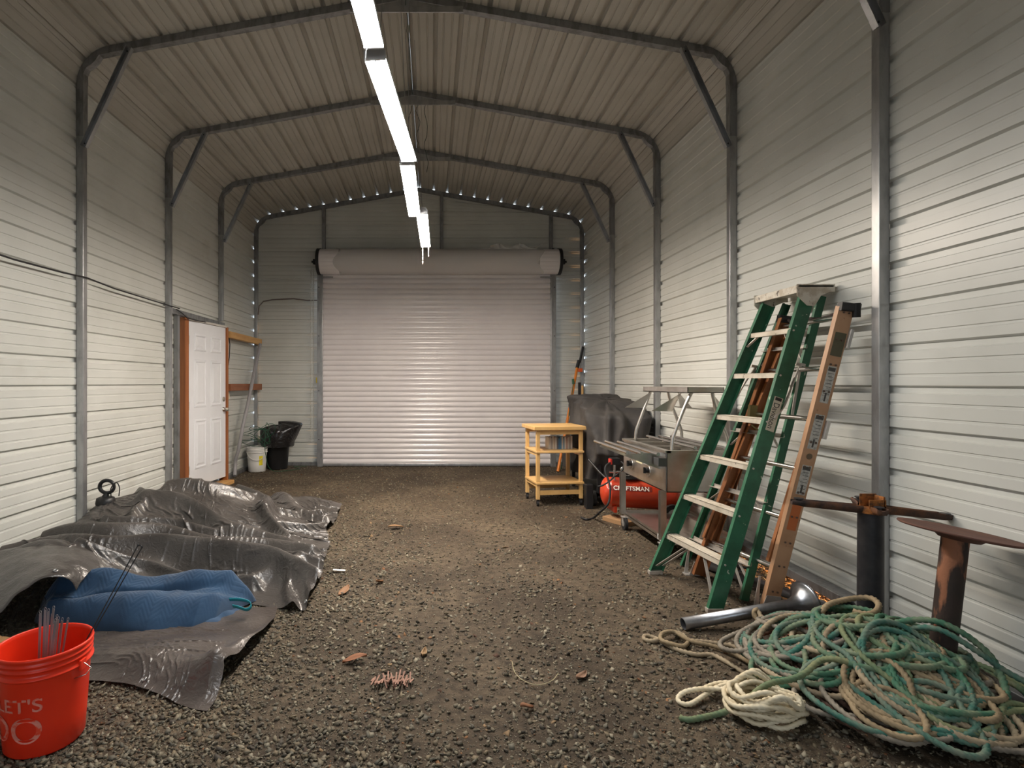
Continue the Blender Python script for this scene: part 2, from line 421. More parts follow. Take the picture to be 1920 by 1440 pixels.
scatter('wall_litter', 2600, (XR-.16, XR+.22), (3.14, 4.43), (.006, .022), .4, [(.30,.15,.05),(.40,.21,.08),(.24,.13,.06),(.34,.24,.12)], 11, attr_mat('dry_bark', .8), 'dry bark crumbs catching orange sunlight under the right wall', 'litter')

# ------------------------------------------------------------------ hanging shop lights
M_lamps = [mat('glowing_diffuser_%s' % n, (1,1,1), .5, emit=(c, LAMP*k)) for n, c, k in (('near', (.93,.96,1.0), .40), ('first', (1.0,.97,.93), .80), ('second', (1.0,.94,.87), 1.25), ('warm', (1.0,.86,.72), 2.3))]; LI = [0]
def shoplight(pa, pb, z, label, w=.105, warm=False):
    a = Vector((*pa, z)); b = Vector((*pb, z)); d = (b-a).normalized(); c = (a+b)/2
    r = thing('shop_light', label, 'light', (c.x, c.y, z), 'hanging shop lights')
    m = MB(); m.ext([(-w/2,.008),(w/2,.008),(w/2,.03),(w*.32,.062),(-w*.32,.062),(-w/2,.03)], a, b, (0,0,1)); build('housing', m, M_white, r, bev=.003)
    m = MB(); m.ext([(-w/2+.001,.0079)]+[(-(w/2-.001)*math.cos(q), .0079-.0045*math.sin(q)**.6) for q in [PI*k/14 for k in range(1,14)]]+[(w/2-.001,.0079)], a+d*.012, b-d*.012, (0,0,1), True); build('diffuser', m, M_lamps[LI[0]], r); LI[0] += 1
    for e, s in ((a, 1), (b, -1)):
        m = MB(); m.ext([(-w/2,-.002),(w/2,-.002),(w/2,.034),(w*.32,.064),(-w*.32,.064),(-w/2,.034)], e, e+d*s*.011, (0,0,1)); build('end_cap', m, M_white, r, bev=.002)
        q = e+d*s*.10; m = MB(); m.tube([q+Vector((0,0,.06)), Vector((XC+(.05 if s > 0 else -.03), q.y, ZP-.05))], .0022, 5); build('hanging_wire', m, M_galv, r)
    return r
ZL = 2.895
ZL += .02
shoplight((-.33, 1.30), (-.264, 2.52), ZL, 'lit shop light nearest the camera, cut by the top of the picture', .092)
shoplight((-.270, 2.60), (-.156, 3.81), ZL, 'longest looking lit shop light, first complete one from the top')
shoplight((-.172, 3.86), (-.157, 5.06), ZL, 'second complete lit shop light down the row')
sl = shoplight((-.088, 5.03), (-.066, 6.24), ZL+.012, 'farthest lit shop light with a warm glow and pull chain', warm=True)
def chain(m, p0, p1, link=.022, r=.0022, w=.006):
    p0 = Vector(p0); p1 = Vector(p1); n = max(2, int((p1-p0).length/link)); d = (p1-p0)/n
    for i in range(n):
        c = p0+d*(i+.5); u = Vector((1,0,0)) if i % 2 else Vector((0,1,0)); l = d.length*.62; dd = d.normalized()
        m.tube([c+dd*l*math.sin(a)+u*w*math.cos(a) for a in [2*PI*k/6 for k in range(6)]], r, 4, closed=True)
m = MB(); chain(m, (-.1, 6.22, ZL), (-.1, 6.22, ZL-.20)); build('pull_chain', m, M_chrome, sl)
m = MB(); m.tube([(-.035, 6.22, ZL), (-.035, 6.22, ZL-.10)], .0025, 5); build('hanging_cord', m, M_white, sl)
m = MB(); pts = [(-.264, 2.50, ZL+.02), (-.30, 2.52, ZL-.005), (-.31, 2.56, ZL-.03), (-.29, 2.60, ZL-.045), (-.265, 2.61, ZL+.0)]; m.tube(pts, .003, 6)
tag(build('loose_cord', m, M_wplastic, loc=pts[0]), 'short white cord looping between the two nearest shop lights', 'cord')
# green light-string wires hanging from the ridge
M_green_wire = mat('green_wire', (.01,.045,.035), .5)
for i, (y, x, dz, yl, lab) in enumerate(((6.03, -.215, .26, 1.3, 'thin dark green wire hanging slack under the ridge near the top edge'), (6.12, -.24, .95, .3, 'thin green wire dangling left of the peak of the arch behind the first light'),
        (6.15, -.15, .55, .2, 'shorter green wire dangling at the peak of the arch behind the first light'), (6.16, -.06, .8, .25, 'thin green wire dangling right of the peak of the arch'),)):
    rg = random.Random(i); m = MB()
    if i == 0: pts = [Vector((x+rg.uniform(-.012,.012), 4.0+2.05*t/14, ZP-.06-.05*math.sin(PI*t/14)-rg.uniform(0,.02))) for t in range(15)]
    else: pts = [Vector((x+.02*math.sin(t*.9+i)+rg.uniform(-.006,.006), y, ZP-.09-dz*t/14)) for t in range(15)]
    m.tube(pts, .0028, 5); tag(build('wire', m, M_green_wire, loc=pts[0]), lab, 'wire', 'green wires under the ridge')

# ------------------------------------------------------------------ roll-up door
M_curtain = mat('door_curtain_enamel', (.84,.80,.80), .24, 0, .55, var=((.79,.75,.76), v3(1.4), 3, .4, .65))
DC = 9.06
r = bpy.data.objects.new('door_2', None); COL.objects.link(r); r.location = (.08, DC, 0); r['kind'] = 'structure'; r['label'] = 'closed white corrugated roll-up door in the back wall'
m = MB(); A = []; zt = 3.25; n = int(zt/.0853); zs = []
for i in range(n+1):
    z0 = .03+i*.0853
    for dz, d in ((0, .002), (.003, .016), (.011, .016), (.014, .002), (.026, -.007), (.046, -.0115), (.066, -.008), (.081, .0)):
        if z0+dz < zt: zs.append((z0+dz, d))
A = [[(-1.80, DC+d, z), (1.97, DC+d, z)] for z, d in zs]; m.grid(np.array(A)); build('curtain', m, M_curtain, r)
m = MB(); m.box((-1.80, DC-.018, .012), (1.97, DC+.02, .05)); build('bottom_bar', m, M_galv, r, bev=.004)
m = MB(); m.box((-1.80, DC-.012, 0), (1.97, DC+.012, .012)); build('rubber_seal', m, M_rubber, r)
for s, x in ((-1, -1.835), (1, 2.005)):
    m = MB(); m.box((x-.045, DC-.055, 0), (x+.045, DC+.04, 3.17)); g = build('guide_rail', m, M_galv, r, bev=.005)
    for z in (.45, 1.25, 2.15, 2.95):
        m = MB(); m.tube([(x+.015*s, DC-.054, z), (x+.015*s, DC-.062, z)], .009, 8); build('bolt', m, M_black, g)
    m = MB(); m.box((x-.03, DC-.06, 3.17), (x+.05, DC+.03, 3.30)); m.box((x+.02*s-.02, YB-.02, 3.12), (x+.02*s+.02, YB+.02, 3.62)); build('bracket', m, M_black, r, bev=.004)
    m = MB(); m.box((min(x-s*.22, x-s*.02), DC-.075, 3.10), (max(x-s*.22, x-s*.02), DC-.06, 3.125)); build('stop_angle', m, M_galv, r, bev=.002)
RY, RZ, RR = 8.97, 3.36, .203
m = MB(); Mx = Matrix.Translation((-1.83, RY, RZ))@Matrix.Rotation(PI/2, 4, 'Y')
n = 120; prof = []
vs = []
for k in range(n):
    a = 2*PI*k/n; rr = RR-.006*(1 if (k % 7) == 0 else 0)
    vs.append((rr*math.cos(a), rr*math.sin(a)))
A = np.array([[(x, RY+p[0], RZ+p[1]) for x in (-1.83, 2.08)] for p in vs]); m.grid(A, closed_u=True); build('curtain_roll', m, M_curtain, r)
for x, s in ((-1.83, -1), (2.08, 1)):
    m = MB(); m.tube([(x-.02*s, RY, RZ), (x+.03*s, RY, RZ)], RR+.012, 48); build('drum_wheel', m, M_black, r, bev=.004)
    m = MB(); m.tube([(x, RY, RZ), (x+.13*s, RY, RZ)], .018, 12); m.box((x+.05*s-.01, RY-.05, RZ-.05), (x+.05*s+.01, RY+.16, RZ+.03)); m.box((x+.09*s-.012, RY-.03, RZ-.04), (x+.09*s+.012, RY+.03, RZ+.04)); build('axle', m, M_black, r)
# protective film still wrapped round the roll
M_film = mat('clear_film', (.75,.74,.72), .28, alpha=.42)
m = MB(); A = []
for i in range(90):
    x = -1.53+3.30*i/89; row = []
    for k in range(41):
        a = -PI*.95+2*PI*.80*k/40; w = RR+.006+.006*mnoise.noise(Vector((x*3, a*2, 0)))
        xx = x+(.05*math.sin(a*3) if i in (0, 89) else 0); row.append((xx, RY-w*math.cos(a+.3), RZ+w*math.sin(a+.3)))
    A.append(row)
m.grid(np.array(A)); build('protective_film', m, M_film, r)
m = MB(); A = []
for i in range(30):
    x = .95+.75*i/29; row = []
    for k in range(9):
        h = k/8; row.append((x+.06*h*math.sin(i*.5), RY-.10+.05*math.sin(i*.9+h*3)*h, RZ+RR-.02+h*(.035+.055*abs(math.sin(i*.23+.4)))))
    A.append(row)
m.grid(np.array(A)); build('loose_film', m, M_film, r)
m = MB()
for x in (-1.985, -1.945): chain(m, (x, DC-.03, RZ-.1), (x, DC-.03, .42), .034, .0028, .0095)
build('hoist_chain', m, mat('zinc_chain', (.62,.60,.52), .4, .5), r)
m = MB(); m.box((-1.90, DC-.05, 1.38), (-1.875, DC+.0, 1.47)); build('chain_keeper', m, mat('yellow_tag', (.55,.42,.03), .5), r, bev=.004)

# conduit loop on the back wall
m = MB(); pts = [P(484,590,9.1), P(486,574,9.1), P(494,565,9.1), P(510,562,9.1), P(550,560,9.1), P(575,563,9.1), P(600,563,9.1)]; m.tube(pts, .010, 8)
tag(build('cable', m, mat('grey_cable', (.16,.13,.12), .5), loc=pts[0]), 'grey cable bowed along the back wall left of the roll-up door', 'cable')
# wall cable on the left
m = MB(); pts = [Vector((XL+T+.012, y, z)) for y, z in ((2.6,2.235),(3.3,2.25),(3.8,2.235),(4.3,2.245),(4.6,2.262),(5.0,2.24),(5.6,2.235),(6.1,2.232),(6.3,2.235))]
pts += [P(x, y, 2.875*F/(VX-x)) for x, y in ((330,580),(340,586),(352,597),(380,603),(405,608),(420,614),(428,624),(431,645),(430,670),(427,690),(427,705))]
m.tube(pts, .007, 7); tag(build('power_cable', m, M_black, loc=pts[0]), 'black cable run along the left wall and over the white door', 'cable')

# ------------------------------------------------------------------ side door
M_redwood = mat('stained_lumber', (.36,.125,.035), .55, var=((.27,.085,.025), (30,30,2.2), 4, .35, .65))
M_pine = mat('pale_pine', (.62,.36,.13), .55, var=((.52,.27,.085), (30,3,30), 4, .35, .65))
M_brownwood = mat('brown_lumber', (.30,.11,.045), .6, var=((.22,.075,.03), (30,3,30), 4, .35, .65))
r = bpy.data.objects.new('door_1', None); COL.objects.link(r); h0 = Vector((-2.93, 6.60, .10)); h1 = Vector((-2.815, 7.50, .10)); r.location = h0; r['kind'] = 'structure'; r['label'] = 'white six panel side door in an orange wooden frame'
dx = (h1-h0).normalized(); nn = Vector((0,0,1)); MD = Matrix((dx, nn.cross(dx)*-1, nn)).transposed().to_4x4(); MD.translation = h0   # local y points into the room
MD = frame_M(h0, dx, Vector((0,0,1)))          # x along door, y up, z = x cross y -> out of face
W, H = (h1-h0).length, 2.03
into = MD.to_3x3()@Vector((0,0,1))
sg = 1 if into.x > 0 else -1
def DM(lo, hi, mb):
    z = sorted((lo[2]*sg, hi[2]*sg)); mb.box((lo[0], lo[1], z[0]), (hi[0], hi[1], z[1]), MD)
m = MB(); DM((0,0,-.044), (W,H,0), m); d = build('door_leaf', m, M_white, r, bev=.003)
for (xa, xb) in ((.135, .40), (.515, .78)):
    for (ya, yb) in ((.22, .82), (.98, 1.56), (1.68, 1.88)):
        m = MB(); ch = []
        for ins, z in ((0, .0015), (.006, .010), (.018, .010), (.026, .001), (.040, .001), (.062, .009), ):
            ch.append([(xa+ins, ya+ins, z), (xb-ins, ya+ins, z), (xb-ins, yb-ins, z), (xa+ins, yb-ins, z)])
        vs = [MD@Vector((p[0], p[1], (p[2]+.0015)*sg)) for q in ch for p in q]
        fs = [(i*4+k, i*4+(k+1)%4, i*4+4+(k+1)%4, i*4+4+k) for i in range(len(ch)-1) for k in range(4)]+[tuple(range(len(vs)-4, len(vs)))]
        m.add(vs, fs, False); 
        # raised moulding round the panel
        for (p, q) in (((xa,ya),(xb,ya)), ((xb,ya),(xb,yb)), ((xb,yb),(xa,yb)), ((xa,yb),(xa,ya))):
            m.tube([MD@Vector((*p, .001*sg)), MD@Vector((*q, .001*sg))], .0075, 6)
        build('raised_panel', m, M_white, d)
for z in (.22, 1.0, 1.80):
    m = MB(); DM((-.012, z-.05, -.004), (.022, z+.05, .004), m); m.tube([MD@Vector((-.002, z-.05, .006*sg)), MD@Vector((-.002, z+.05, .006*sg))], .007, 8); build('hinge', m, M_brass, d)
kx = W-.06
for z, kind in ((.92, 'knob'), (1.06, 'deadbolt')):
    m = MB(); MK = MD@Matrix.Translation((kx, z, 0)); q = 1 if sg > 0 else -1
    pr_ = [(.031,0),(.031,.006),(.012,.010),(.011,.034),(.024,.042),(.027,.055),(.022,.066),(.004,.068)] if kind == 'knob' else [(.030,0),(.030,.008),(.022,.014),(.004,.015)]
    m.lathe([(a, b*q) for a, b in pr_], 20, MK, caps=(False, True)); build(kind, m, M_brass, d)
jw = .13
def post_beam(x, wx, y0, y1, z0, z1): 
    mm = MB(); DM((x, y0, z0), (x+wx, y1, z1), mm); return mm
build('jamb', post_beam(-.105, .075, -.10, H+.03, -.10, .03), M_redwood, r, bev=.003)
build('jamb', post_beam(W+.008, .035, -.10, H+.01, -.10, .02), M_redwood, r, bev=.003)
m = post_beam(-.030, .030, -.06, H+.025, -.09, .012); mm = MB(); DM((-.03, H+.004, -.09), (W+.01, H+.03, .012), mm); m.add(mm.v, mm.f); build('frame_moulding', m, mat('grey_primer_frame', (.58,.55,.50), .5), r, bev=.002)
mm = MB(); DM((-.04, -.10, -.10), (W+.05, -.05, .10), mm); build('threshold', mm, M_pine, r, bev=.003)
m = MB(); m.box((XL+.005, 6.153, 2.16), (XL+.062, 7.70, 2.22)); m.box((XL+.005, DY0-.05, 0), (XL+.055, DY0+.0, 2.16)); m.box((XL+.005, DY1-.02, 0), (XL+.05, DY1+.03, 2.16)); build('opening_frame', m, M_galvd, r, bev=.003)
m = MB(); m.box((XL-.03, DY0-.02, .02), (XL-.025, DY1+.02, 2.2)); build('backing_sheet', m, mat('blue_grey_sheet', (.30,.36,.42), .5), r)

def lumber(z, ya, yb, h, t, mt, lab):
    m = MB(); m.box((XL+T+.002, ya, z-h/2), (XL+T+.002+t, yb, z+h/2)); return tag(build('shelf_board', m, mt, loc=(XL+.1, (ya+yb)/2, z), bev=.003), lab, 'board', 'boards fixed across the left wall posts')
lumber(2.06, 7.70, 9.13, .09, .08, M_pine, 'pale yellow board fixed across the left wall, upper of two beside the door')
lumber(1.315, 7.70, 9.12, .10, .085, M_brownwood, 'reddish brown board fixed across the left wall, lower of two beside the door')
m = MB(); m.box((XL+.02, 7.78, 1.14), (XL+.07, 7.86, 1.26)); o = tag(build('outlet_box', m, mat('cream_plastic', (.72,.66,.50), .5), loc=(XL+.04, 7.8, 1.2), bev=.004), 'cream outlet box on the left wall below the lower board', 'outlet box')
m = MB(); pts = [P(488,645,8.88), P(484,664,8.78), P(478,690,8.62), P(466,752,8.32), P(455,800,8.12), P(447,845,8.05), P(442,860,8.08), P(441,874,8.1)+Vector((.0,0,0)), G(440,892,.03)]
m.tube(pts, .026, 12); q = MB(); tag(build('conduit_pipe', m, mat('grey_pvc', (.30,.29,.30), .45), loc=pts[-1]), 'long grey plastic conduit leaning in the back left corner', 'pipe')

# ------------------------------------------------------------------ back left corner: bucket, bin
M_bagblk = mat('black_bin_liner', (.012,.012,.013), .16, 0, .7, bump=((26,26,26), .5, .02))
def bucket(cx, cy, rb, rt, h, mt, handle_mt, label, name='bucket', ribs=((.80,.012),(.86,.010),(.92,.008)), z0=0, bail='side'):
    r = thing(name, label, 'bucket', (cx, cy, z0)); m = MB(); M = Matrix.Translation((cx, cy, z0))
    pr = [(rb*.2, .004), (rb-.006, .004), (rb, .012)]
    R = lambda t: rb+(rt-rb)*t
    for t, d in ((.3,0),(.76,0)): pr.append((R(t), h*t))
    for (t, d) in ribs: pr += [(R(t)+.001, h*t-.006), (R(t)+d, h*t-.004), (R(t)+d, h*t+.001), (R(t)+.001, h*t+.004)]
    pr += [(R(1)+.003, h-.014), (R(1)+.006, h-.008), (R(1)+.005, h-.001), (R(1), h), (R(1)-.003, h-.003), (R(.97)-.003, h*.95), (R(.5)-.003, h*.5), (rb-.003, .02), (.005, .016)]
    m.lathe(pr, 64, M); build('shell', m, mt, r)
    return r
M_bw = mat('white_bucket', (.70,.69,.66), .4)
r = bucket(-2.72, 8.55, .130, .150, .385, M_bw, None, 'white plastic bucket with a yellow sticker beside the black bin')
m = MB(); A = []
for i in range(9):
    a = -1.05+.42*i/8; row = [( -2.72+(.1425+.001*0)*math.cos(a)*1.0, 8.55+.1425*math.sin(a), .10)]
    rr = [.1365, .146]; row = [(-2.72+q*math.cos(a), 8.55+q*math.sin(a), z) for q, z in ((.1375,.11),(.1438,.255))]; A.append(row)
m.grid(np.array(A)); build('sticker', m, mat('yellow_sticker', (.75,.62,.02), .5), r)
m = MB(); m.tube([(-2.72+.155*math.cos(a), 8.55+.155*math.sin(a), .31-.12*math.sin((a+2.6)/2.6*PI)) for a in [(-2.6+2.6*k/16) for k in range(17)]], .004, 6); build('bail_handle', m, M_wplastic, r)
r = thing('trash_bin', 'black bin lined with a shiny black bag in the back left corner', 'bin', (-2.50, 8.82, 0))
m = MB(); m.lathe([(.02,.004),(.155,.004),(.16,.02),(.205,.56),(.215,.565)], 40, Matrix.Translation((-2.48, 8.82, 0))); build('bin', m, M_black, r)
m = MB(); A = []
for i in range(64):
    a = 2*PI*i/64; row = []
    for j in range(22):
        t = j/21
        if t < .55: u = t/.55; rad = .235+.02*u-.0*u; z = .36+.26*u
        else: u = (t-.55)/.45; rad = .255*(1-u)**.6+.001; z = .62+.07*math.sin(u*PI/2)
        p = Vector((math.cos(a)*rad, math.sin(a)*rad, z)); w = mnoise.noise(Vector((math.cos(a)*3.2, math.sin(a)*3.2, z*3)))*.055+abs(mnoise.noise(Vector((math.cos(a)*7, math.sin(a)*7, z*5+3))))*.05
        p.x *= 1+w*2.5; p.y *= 1+w*2.0
        p.z += w*.4+(.10*max(0, math.cos(a-.1))**3)*(1 if t > .3 else t/.3)*(1-abs(t-.6))
        p.x += .12*max(0, math.cos(a-.1))**4*max(0, 1-abs(t-.55)*2.2)
        row.append((-2.46+p.x, min(8.80+p.y, 9.13), p.z))
    A.append(row)
m.grid(np.array(A), closed_u=True); build('bag', m, M_bagblk, r)
M_gcord = mat('green_cord', (.01,.075,.035), .45)
rg = random.Random(7)
for i, (c, rad, lab) in enumerate((((-2.72, 8.50, .50), .15, 'tangled green cord spilling over the white bucket'), ((-2.60, 8.42, .56), .13, 'thin green cord looped in front of the black bag'))):
    m = MB(); pts = []
    for k in range(46):
        a = k*.42+i; q = rad*(1+.35*math.sin(k*.23+i)); pts.append(Vector((c[0]+q*math.cos(a)*1.2, c[1]+q*.5*math.sin(a)*.8, c[2]+.12*math.sin(k*.31)+.05*math.sin(a*1.7)+.03)))
    if i: pts += [Vector((-2.55, 8.38, .40)), Vector((-2.52, 8.36, .25)), Vector((-2.50, 8.40, .1)), Vector((-2.42, 8.45, .02)), Vector((-2.25, 8.55, .012)), Vector((-2.1, 8.75, .012)), Vector((-2.25, 8.95, .012)), Vector((-2.05, 9.0, .012))]
    m.tube(smooth_path(pts, 3), .0042, 6); tag(build('cord', m, M_gcord, loc=c), lab, 'cord')

# ------------------------------------------------------------------ back right: trolley, pole saw, covered grill
M_maple = mat('light_maple', (.72,.46,.19), .42, var=((.62,.37,.13), (4,22,4), 4, .35, .65))
fl, fr, bl = Vector((1.142, 6.08, 0)), Vector((1.745, 6.10, 0)), Vector((1.075, 6.62, 0)); ux = (fr-fl).normalized(); uy = Vector((-ux.y, ux.x, 0)); uy = (uy*.98+(bl-fl).normalized()*.02).normalized(); 
sk = (bl-fl).normalized()
MC = Matrix((ux, Vector((-ux.y, ux.x, 0)), Vector((0,0,1)))).transposed().to_4x4(); MC = MC@Matrix.Rotation(math.radians(5), 4, 'Z'); MC.translation = fl
r = thing('kitchen_trolley', 'light maple kitchen trolley with three tiers standing before the roll-up door', 'trolley', fl+Vector((.3,.25,0)))
Wc, Dc = .61, .50
m = MB(); m.box((0,0,.850),(Wc,Dc,.893), MC); build('tabletop', m, M_maple, r, bev=.006)
for x in (.035, Wc-.075):
    for y in (.03, Dc-.07):
        m = MB(); m.box((x,y,.075),(x+.04,y+.04,.850), MC); build('leg', m, M_maple, r, bev=.004)
        p = MC@Vector((x+.02, y+.02, 0)); m = MB(); m.tube([p+Vector((-.012,.0,.030)), p+Vector((.012,.0,.030))], .0285, 16); m.tube([p+Vector((0,0,.03)), p+Vector((0,0,.075))], .006, 6); m.box((p.x-.017,p.y-.012,.035),(p.x+.017,p.y+.012,.066)); build('caster', m, M_black, r)
for z in (.595, .245):
    m = MB(); m.box((.03,.01,z),(Wc-.03,Dc-.03,z+.022), MC); build('shelf', m, M_maple, r, bev=.003)
    for x in (.04, Wc-.065):
        m = MB(); m.box((x,.06,z-.035),(x+.022,Dc-.06,z), MC); build('rail', m, M_maple, r, bev=.002)
for (y, z, h) in ((.035,.80,.045),(Dc-.06,.80,.045),(.035,.125,.05),(Dc-.06,.125,.05)):
    m = MB(); m.box((.07,y,z),(Wc-.07,y+.022,z+h), MC); build('rail', m, M_maple, r, bev=.002)
# books on the middle shelf
rg = random.Random(3); x = .225; i = 0
bcol = [(.55,.50,.42),(.50,.47,.42),(.30,.28,.26),(.58,.54,.46),(.45,.36,.28),(.52,.50,.46),(.12,.13,.16),(.05,.16,.30),(.08,.20,.34),(.50,.48,.44),(.20,.30,.38),(.55,.52,.47),(.38,.22,.18),(.48,.45,.40),(.30,.26,.22),(.55,.50,.44)]
bnam = ['cream','pale grey','dark grey','ivory','tan','light grey','black','blue','bright blue','off-white','steel blue','white','dull red','stone grey','brown','cream coloured']
for i in range(16):
    t = rg.uniform(.012,.022); h = rg.uniform(.125,.15); m = MB(); m.box((x, .18, .6175),(x+t-.001, .30, .6175+h), MC); p = MC@Vector((x+t/2,.24,.6175))
    lab = '%s magazine standing %s from the left on the trolley shelf' % (bnam[i], 'first second third fourth fifth sixth seventh eighth ninth tenth eleventh twelfth thirteenth fourteenth fifteenth sixteenth'.split()[i])
    o = build('magazine', m, mat('cover_%s' % bnam[i].replace(' ', '_'), bcol[i], .5), loc=p); tag(o, lab, 'magazine', 'magazines on the trolley shelf'); x += t

r = thing('pole_saw', 'orange pole saw with black grip leaning in the back right corner', 'saw', (2.0, 8.6, 0))
M_orange = mat('orange_fibreglass', (.75,.22,.02), .4)
pb = G(1046, 884, .01); pt = P(1082, 690, 9.0); pe = P(1091, 655, 9.08)
m = MB(); m.tube([pb, pt], .022, 12); build('pole', m, M_orange, r)
m = MB(); m.tube([pt, pt.lerp(pe, .4)], .030, 12); m.tube([pt.lerp(pe, .3)+Vector((.02,0,0)), pe+Vector((.02,0,.04))], .022, 10); build('grip', m, M_black, r)
m = MB(); c = P(1088, 694, 8.98); m.box((c.x-.035, c.y-.02, c.z-.03),(c.x+.035,c.y+.02,c.z+.03)); build('clamp', m, mat('orange_clamp', (.65,.10,.02), .4), r, bev=.006)
m = MB(); m.tube([G(1052, 880, .02), P(1075, 720, 8.8)], .007, 8); c = P(1075,720,8.8); m.tube([c, c+Vector((0,.02,.08))], .02, 8)
tag(build('garden_stake', m, mat('dark_green_stake', (.02,.10,.04), .5), loc=G(1052,880)), 'dark green garden stake leaning behind the trolley', 'stake')
c = P(1087, 740, 8.9); m = MB(); m.box((c.x-.02,c.y,.02),(c.x+.02,c.y+.03,c.z+.20)); tag(build('plank', m, M_rubber, loc=(c.x,c.y,0)), 'narrow dark board standing behind the covered grill', 'board')
c = P(1092, 730, 8.6); m = MB(); m.tube([(c.x,c.y,.0),(c.x,c.y,c.z+.06)], .018, 10); tag(build('wooden_handle', m, M_maple, loc=(c.x,c.y,0)), 'pale wooden tool handle poking up behind the covered grill', 'tool')

# covered grill
M_cover = mat('faded_black_cover', (.040,.038,.038), .72, 0, .3, var=((.075,.068,.062), (2.2,2.2,2.2), 4, .42, .68), bump=((30,30,30), .3, .01))
r = thing('covered_grill', 'barbecue grill under a faded black fabric cover against the right wall', 'grill', (2.12, 6.7, 0))
def cover_pt(a, t):
    # a angle round, t 0 bottom .. 1 top centre
    ca, sa = math.cos(a), math.sin(a); n = 5.0
    se = (abs(ca)**n+abs(sa)**n)**(-1/n)
    hx, hy = .36, .70
    if t < .68:
        u = t/.68; z = .30+.82*u; k = 1.05-.04*u+.05*(1-u)
        kx = k; ky = k*(.72+.28*min(1, u*1.9)**1.5)
    else:
        u = (t-.68)/.32; z = 1.12+.09*math.sin(u*PI/2)-.03*u*u; kx = ky = 1.01*math.cos(u*PI/2)**.75
    x = se*ca*hx*kx; y = se*sa*hy*ky
    z -= .10*max(0, y)**1 *0; z -= .22*max(0, -y-.05)*(1 if t > .4 else t/.4)
    z += .05*math.exp(-((y-.35)/.2)**2)*(1 if t > .5 else 0)
    w = .5-abs(mnoise.noise(Vector((ca*2.1, sa*3.2, z*1.4)))); w2 = mnoise.noise(Vector((x*9, y*7, z*3.5)))
    f = (w-.3)*.22+w2*.05+.05*(.5-abs(mnoise.noise(Vector((x*3+9, y*3, z*2.4)))))-.03
    return Vector((x+ca*f, y+sa*f, z+w2*.018))
A = np.array([[tuple(Vector((2.115, 6.68, 0))+cover_pt(2*PI*i/120, j/50)) for j in range(51)] for i in range(120)]); A[:, :, 0] = np.minimum(A[:, :, 0], XR-.07)
m = MB(); m.grid(A, closed_u=True); build('cover', m, M_cover, r)
m = MB(); m.box((1.85,6.10,.10),(1.89,6.14,.6)); m.box((2.36,6.10,.02),(2.40,6.14,.6)); m.box((1.85,7.2,.02),(1.89,7.24,.6)); m.box((2.36,7.2,.02),(2.40,7.24,.6)); m.box((1.85,6.1,.12),(2.4,7.24,.15))
build('frame', m, M_black, r)
for y in (6.16,): 
    for x in (1.80,):
        m = MB(); m.tube([(x,y,.085),(x+.035,y,.085)], .085, 24); build('wheel', m, M_rubber, r)
Mt = frame_M((1.772, 6.02, 1.0), (.25,-1,0), (0,0,1)); 
build('print', text_mesh('GRILL', .05, frame_M((1.90, 5.97, .97), (1,-.05,0), (0,0,1)) ), mat('faded_print', (.35,.35,.36), .6), r) if False else None
# plastic crate and lawn spreader bits standing behind the trolley: low black box
m = MB(); m.box((1.69, 5.98, .0), (1.765, 6.08, .27)); tag(build('black_box', m, M_black, loc=(1.72,6.03,0), bev=.008), 'narrow dark upright block between the trolley and the red tank', 'box')
m = MB(); m.tube([P(1104,862,5.9), P(1124,885,5.75), P(1140,900,5.65)], .012, 8); q = P(1104,862,5.9); tag(build('tool_handle', m, M_black, loc=P(1140,900,5.65)), 'slanting black handle bar left of the compressor gauge', 'handle')


# ------------------------------------------------------------------ air compressor
M_red = mat('red_orange_enamel', (.58,.055,.018), .3, var=((.50,.04,.015), v3(4), 3, .4, .7), coat=.3)
ta = Vector((1.775, 5.52, .285)); tb = Vector((2.36, 5.36, .285)); tr = .148
r = thing('air_compressor', 'red air compressor tank on wooden blocks left of the steel cart', 'compressor', ((ta.x+tb.x)/2, 5.44, 0))
d = (tb-ta).normalized(); MT = frame_M(ta, Vector((0,0,1)), d.cross(Vector((0,0,1)))) ; L_ = (tb-ta).length
pr = [(tr*math.sin(t)+1e-4, -.075*math.cos(t)) for t in [PI/2*k/8 for k in range(9)]]+[(tr, .03),(tr+.0015,.031),(tr+.0015,.034),(tr,.036),(tr, L_-.036)]+[(tr*math.cos(t)+1e-4, L_+.075*math.sin(t)) for t in [PI/2*k/8 for k in range(9)]]
zz = d.cross(Vector((0,0,1))).normalized()
MT = Matrix((zz, Vector((0,0,1)), d)).transposed().to_4x4() ; MT.translation = ta
m = MB(); m.lathe(pr, 48, MT); build('tank', m, M_red, r)
# name plate on the tank, facing the camera
nrm = zz if zz.y < 0 else -zz
def tank_pt(s, ang, off=.0): return ta+d*s+(nrm*math.cos(ang)+Vector((0,0,1))*math.sin(ang))*(tr+off)
def tank_patch(s0, s1, a0, a1, off):
    return np.array([[tuple(tank_pt(s0+(s1-s0)*i/12, a0+(a1-a0)*j/6, off)) for j in range(7)] for i in range(13)])
m = MB(); m.grid(tank_patch(.025, .40, .28, .62, .0012)); build('name_plate', m, mat('dark_red_plate', (.16,.018,.012), .4), r)
m = MB(); m.grid(tank_patch(.028, .397, .295, .605, .0016)); build('plate_field', m, mat('plate_field', (.20,.022,.014), .4), r)
tm = text_mesh('CRAFTSMAN', .058, Matrix.Identity(4), ext=.0, sx=1.0, bold=.0012)
for i, v in enumerate(tm.v):
    tm.v[i] = tuple(tank_pt(.2125+v[0], .45+v[1]/tr, .0028))
build('lettering', tm, mat('cream_lettering', (.85,.80,.72), .5), r)
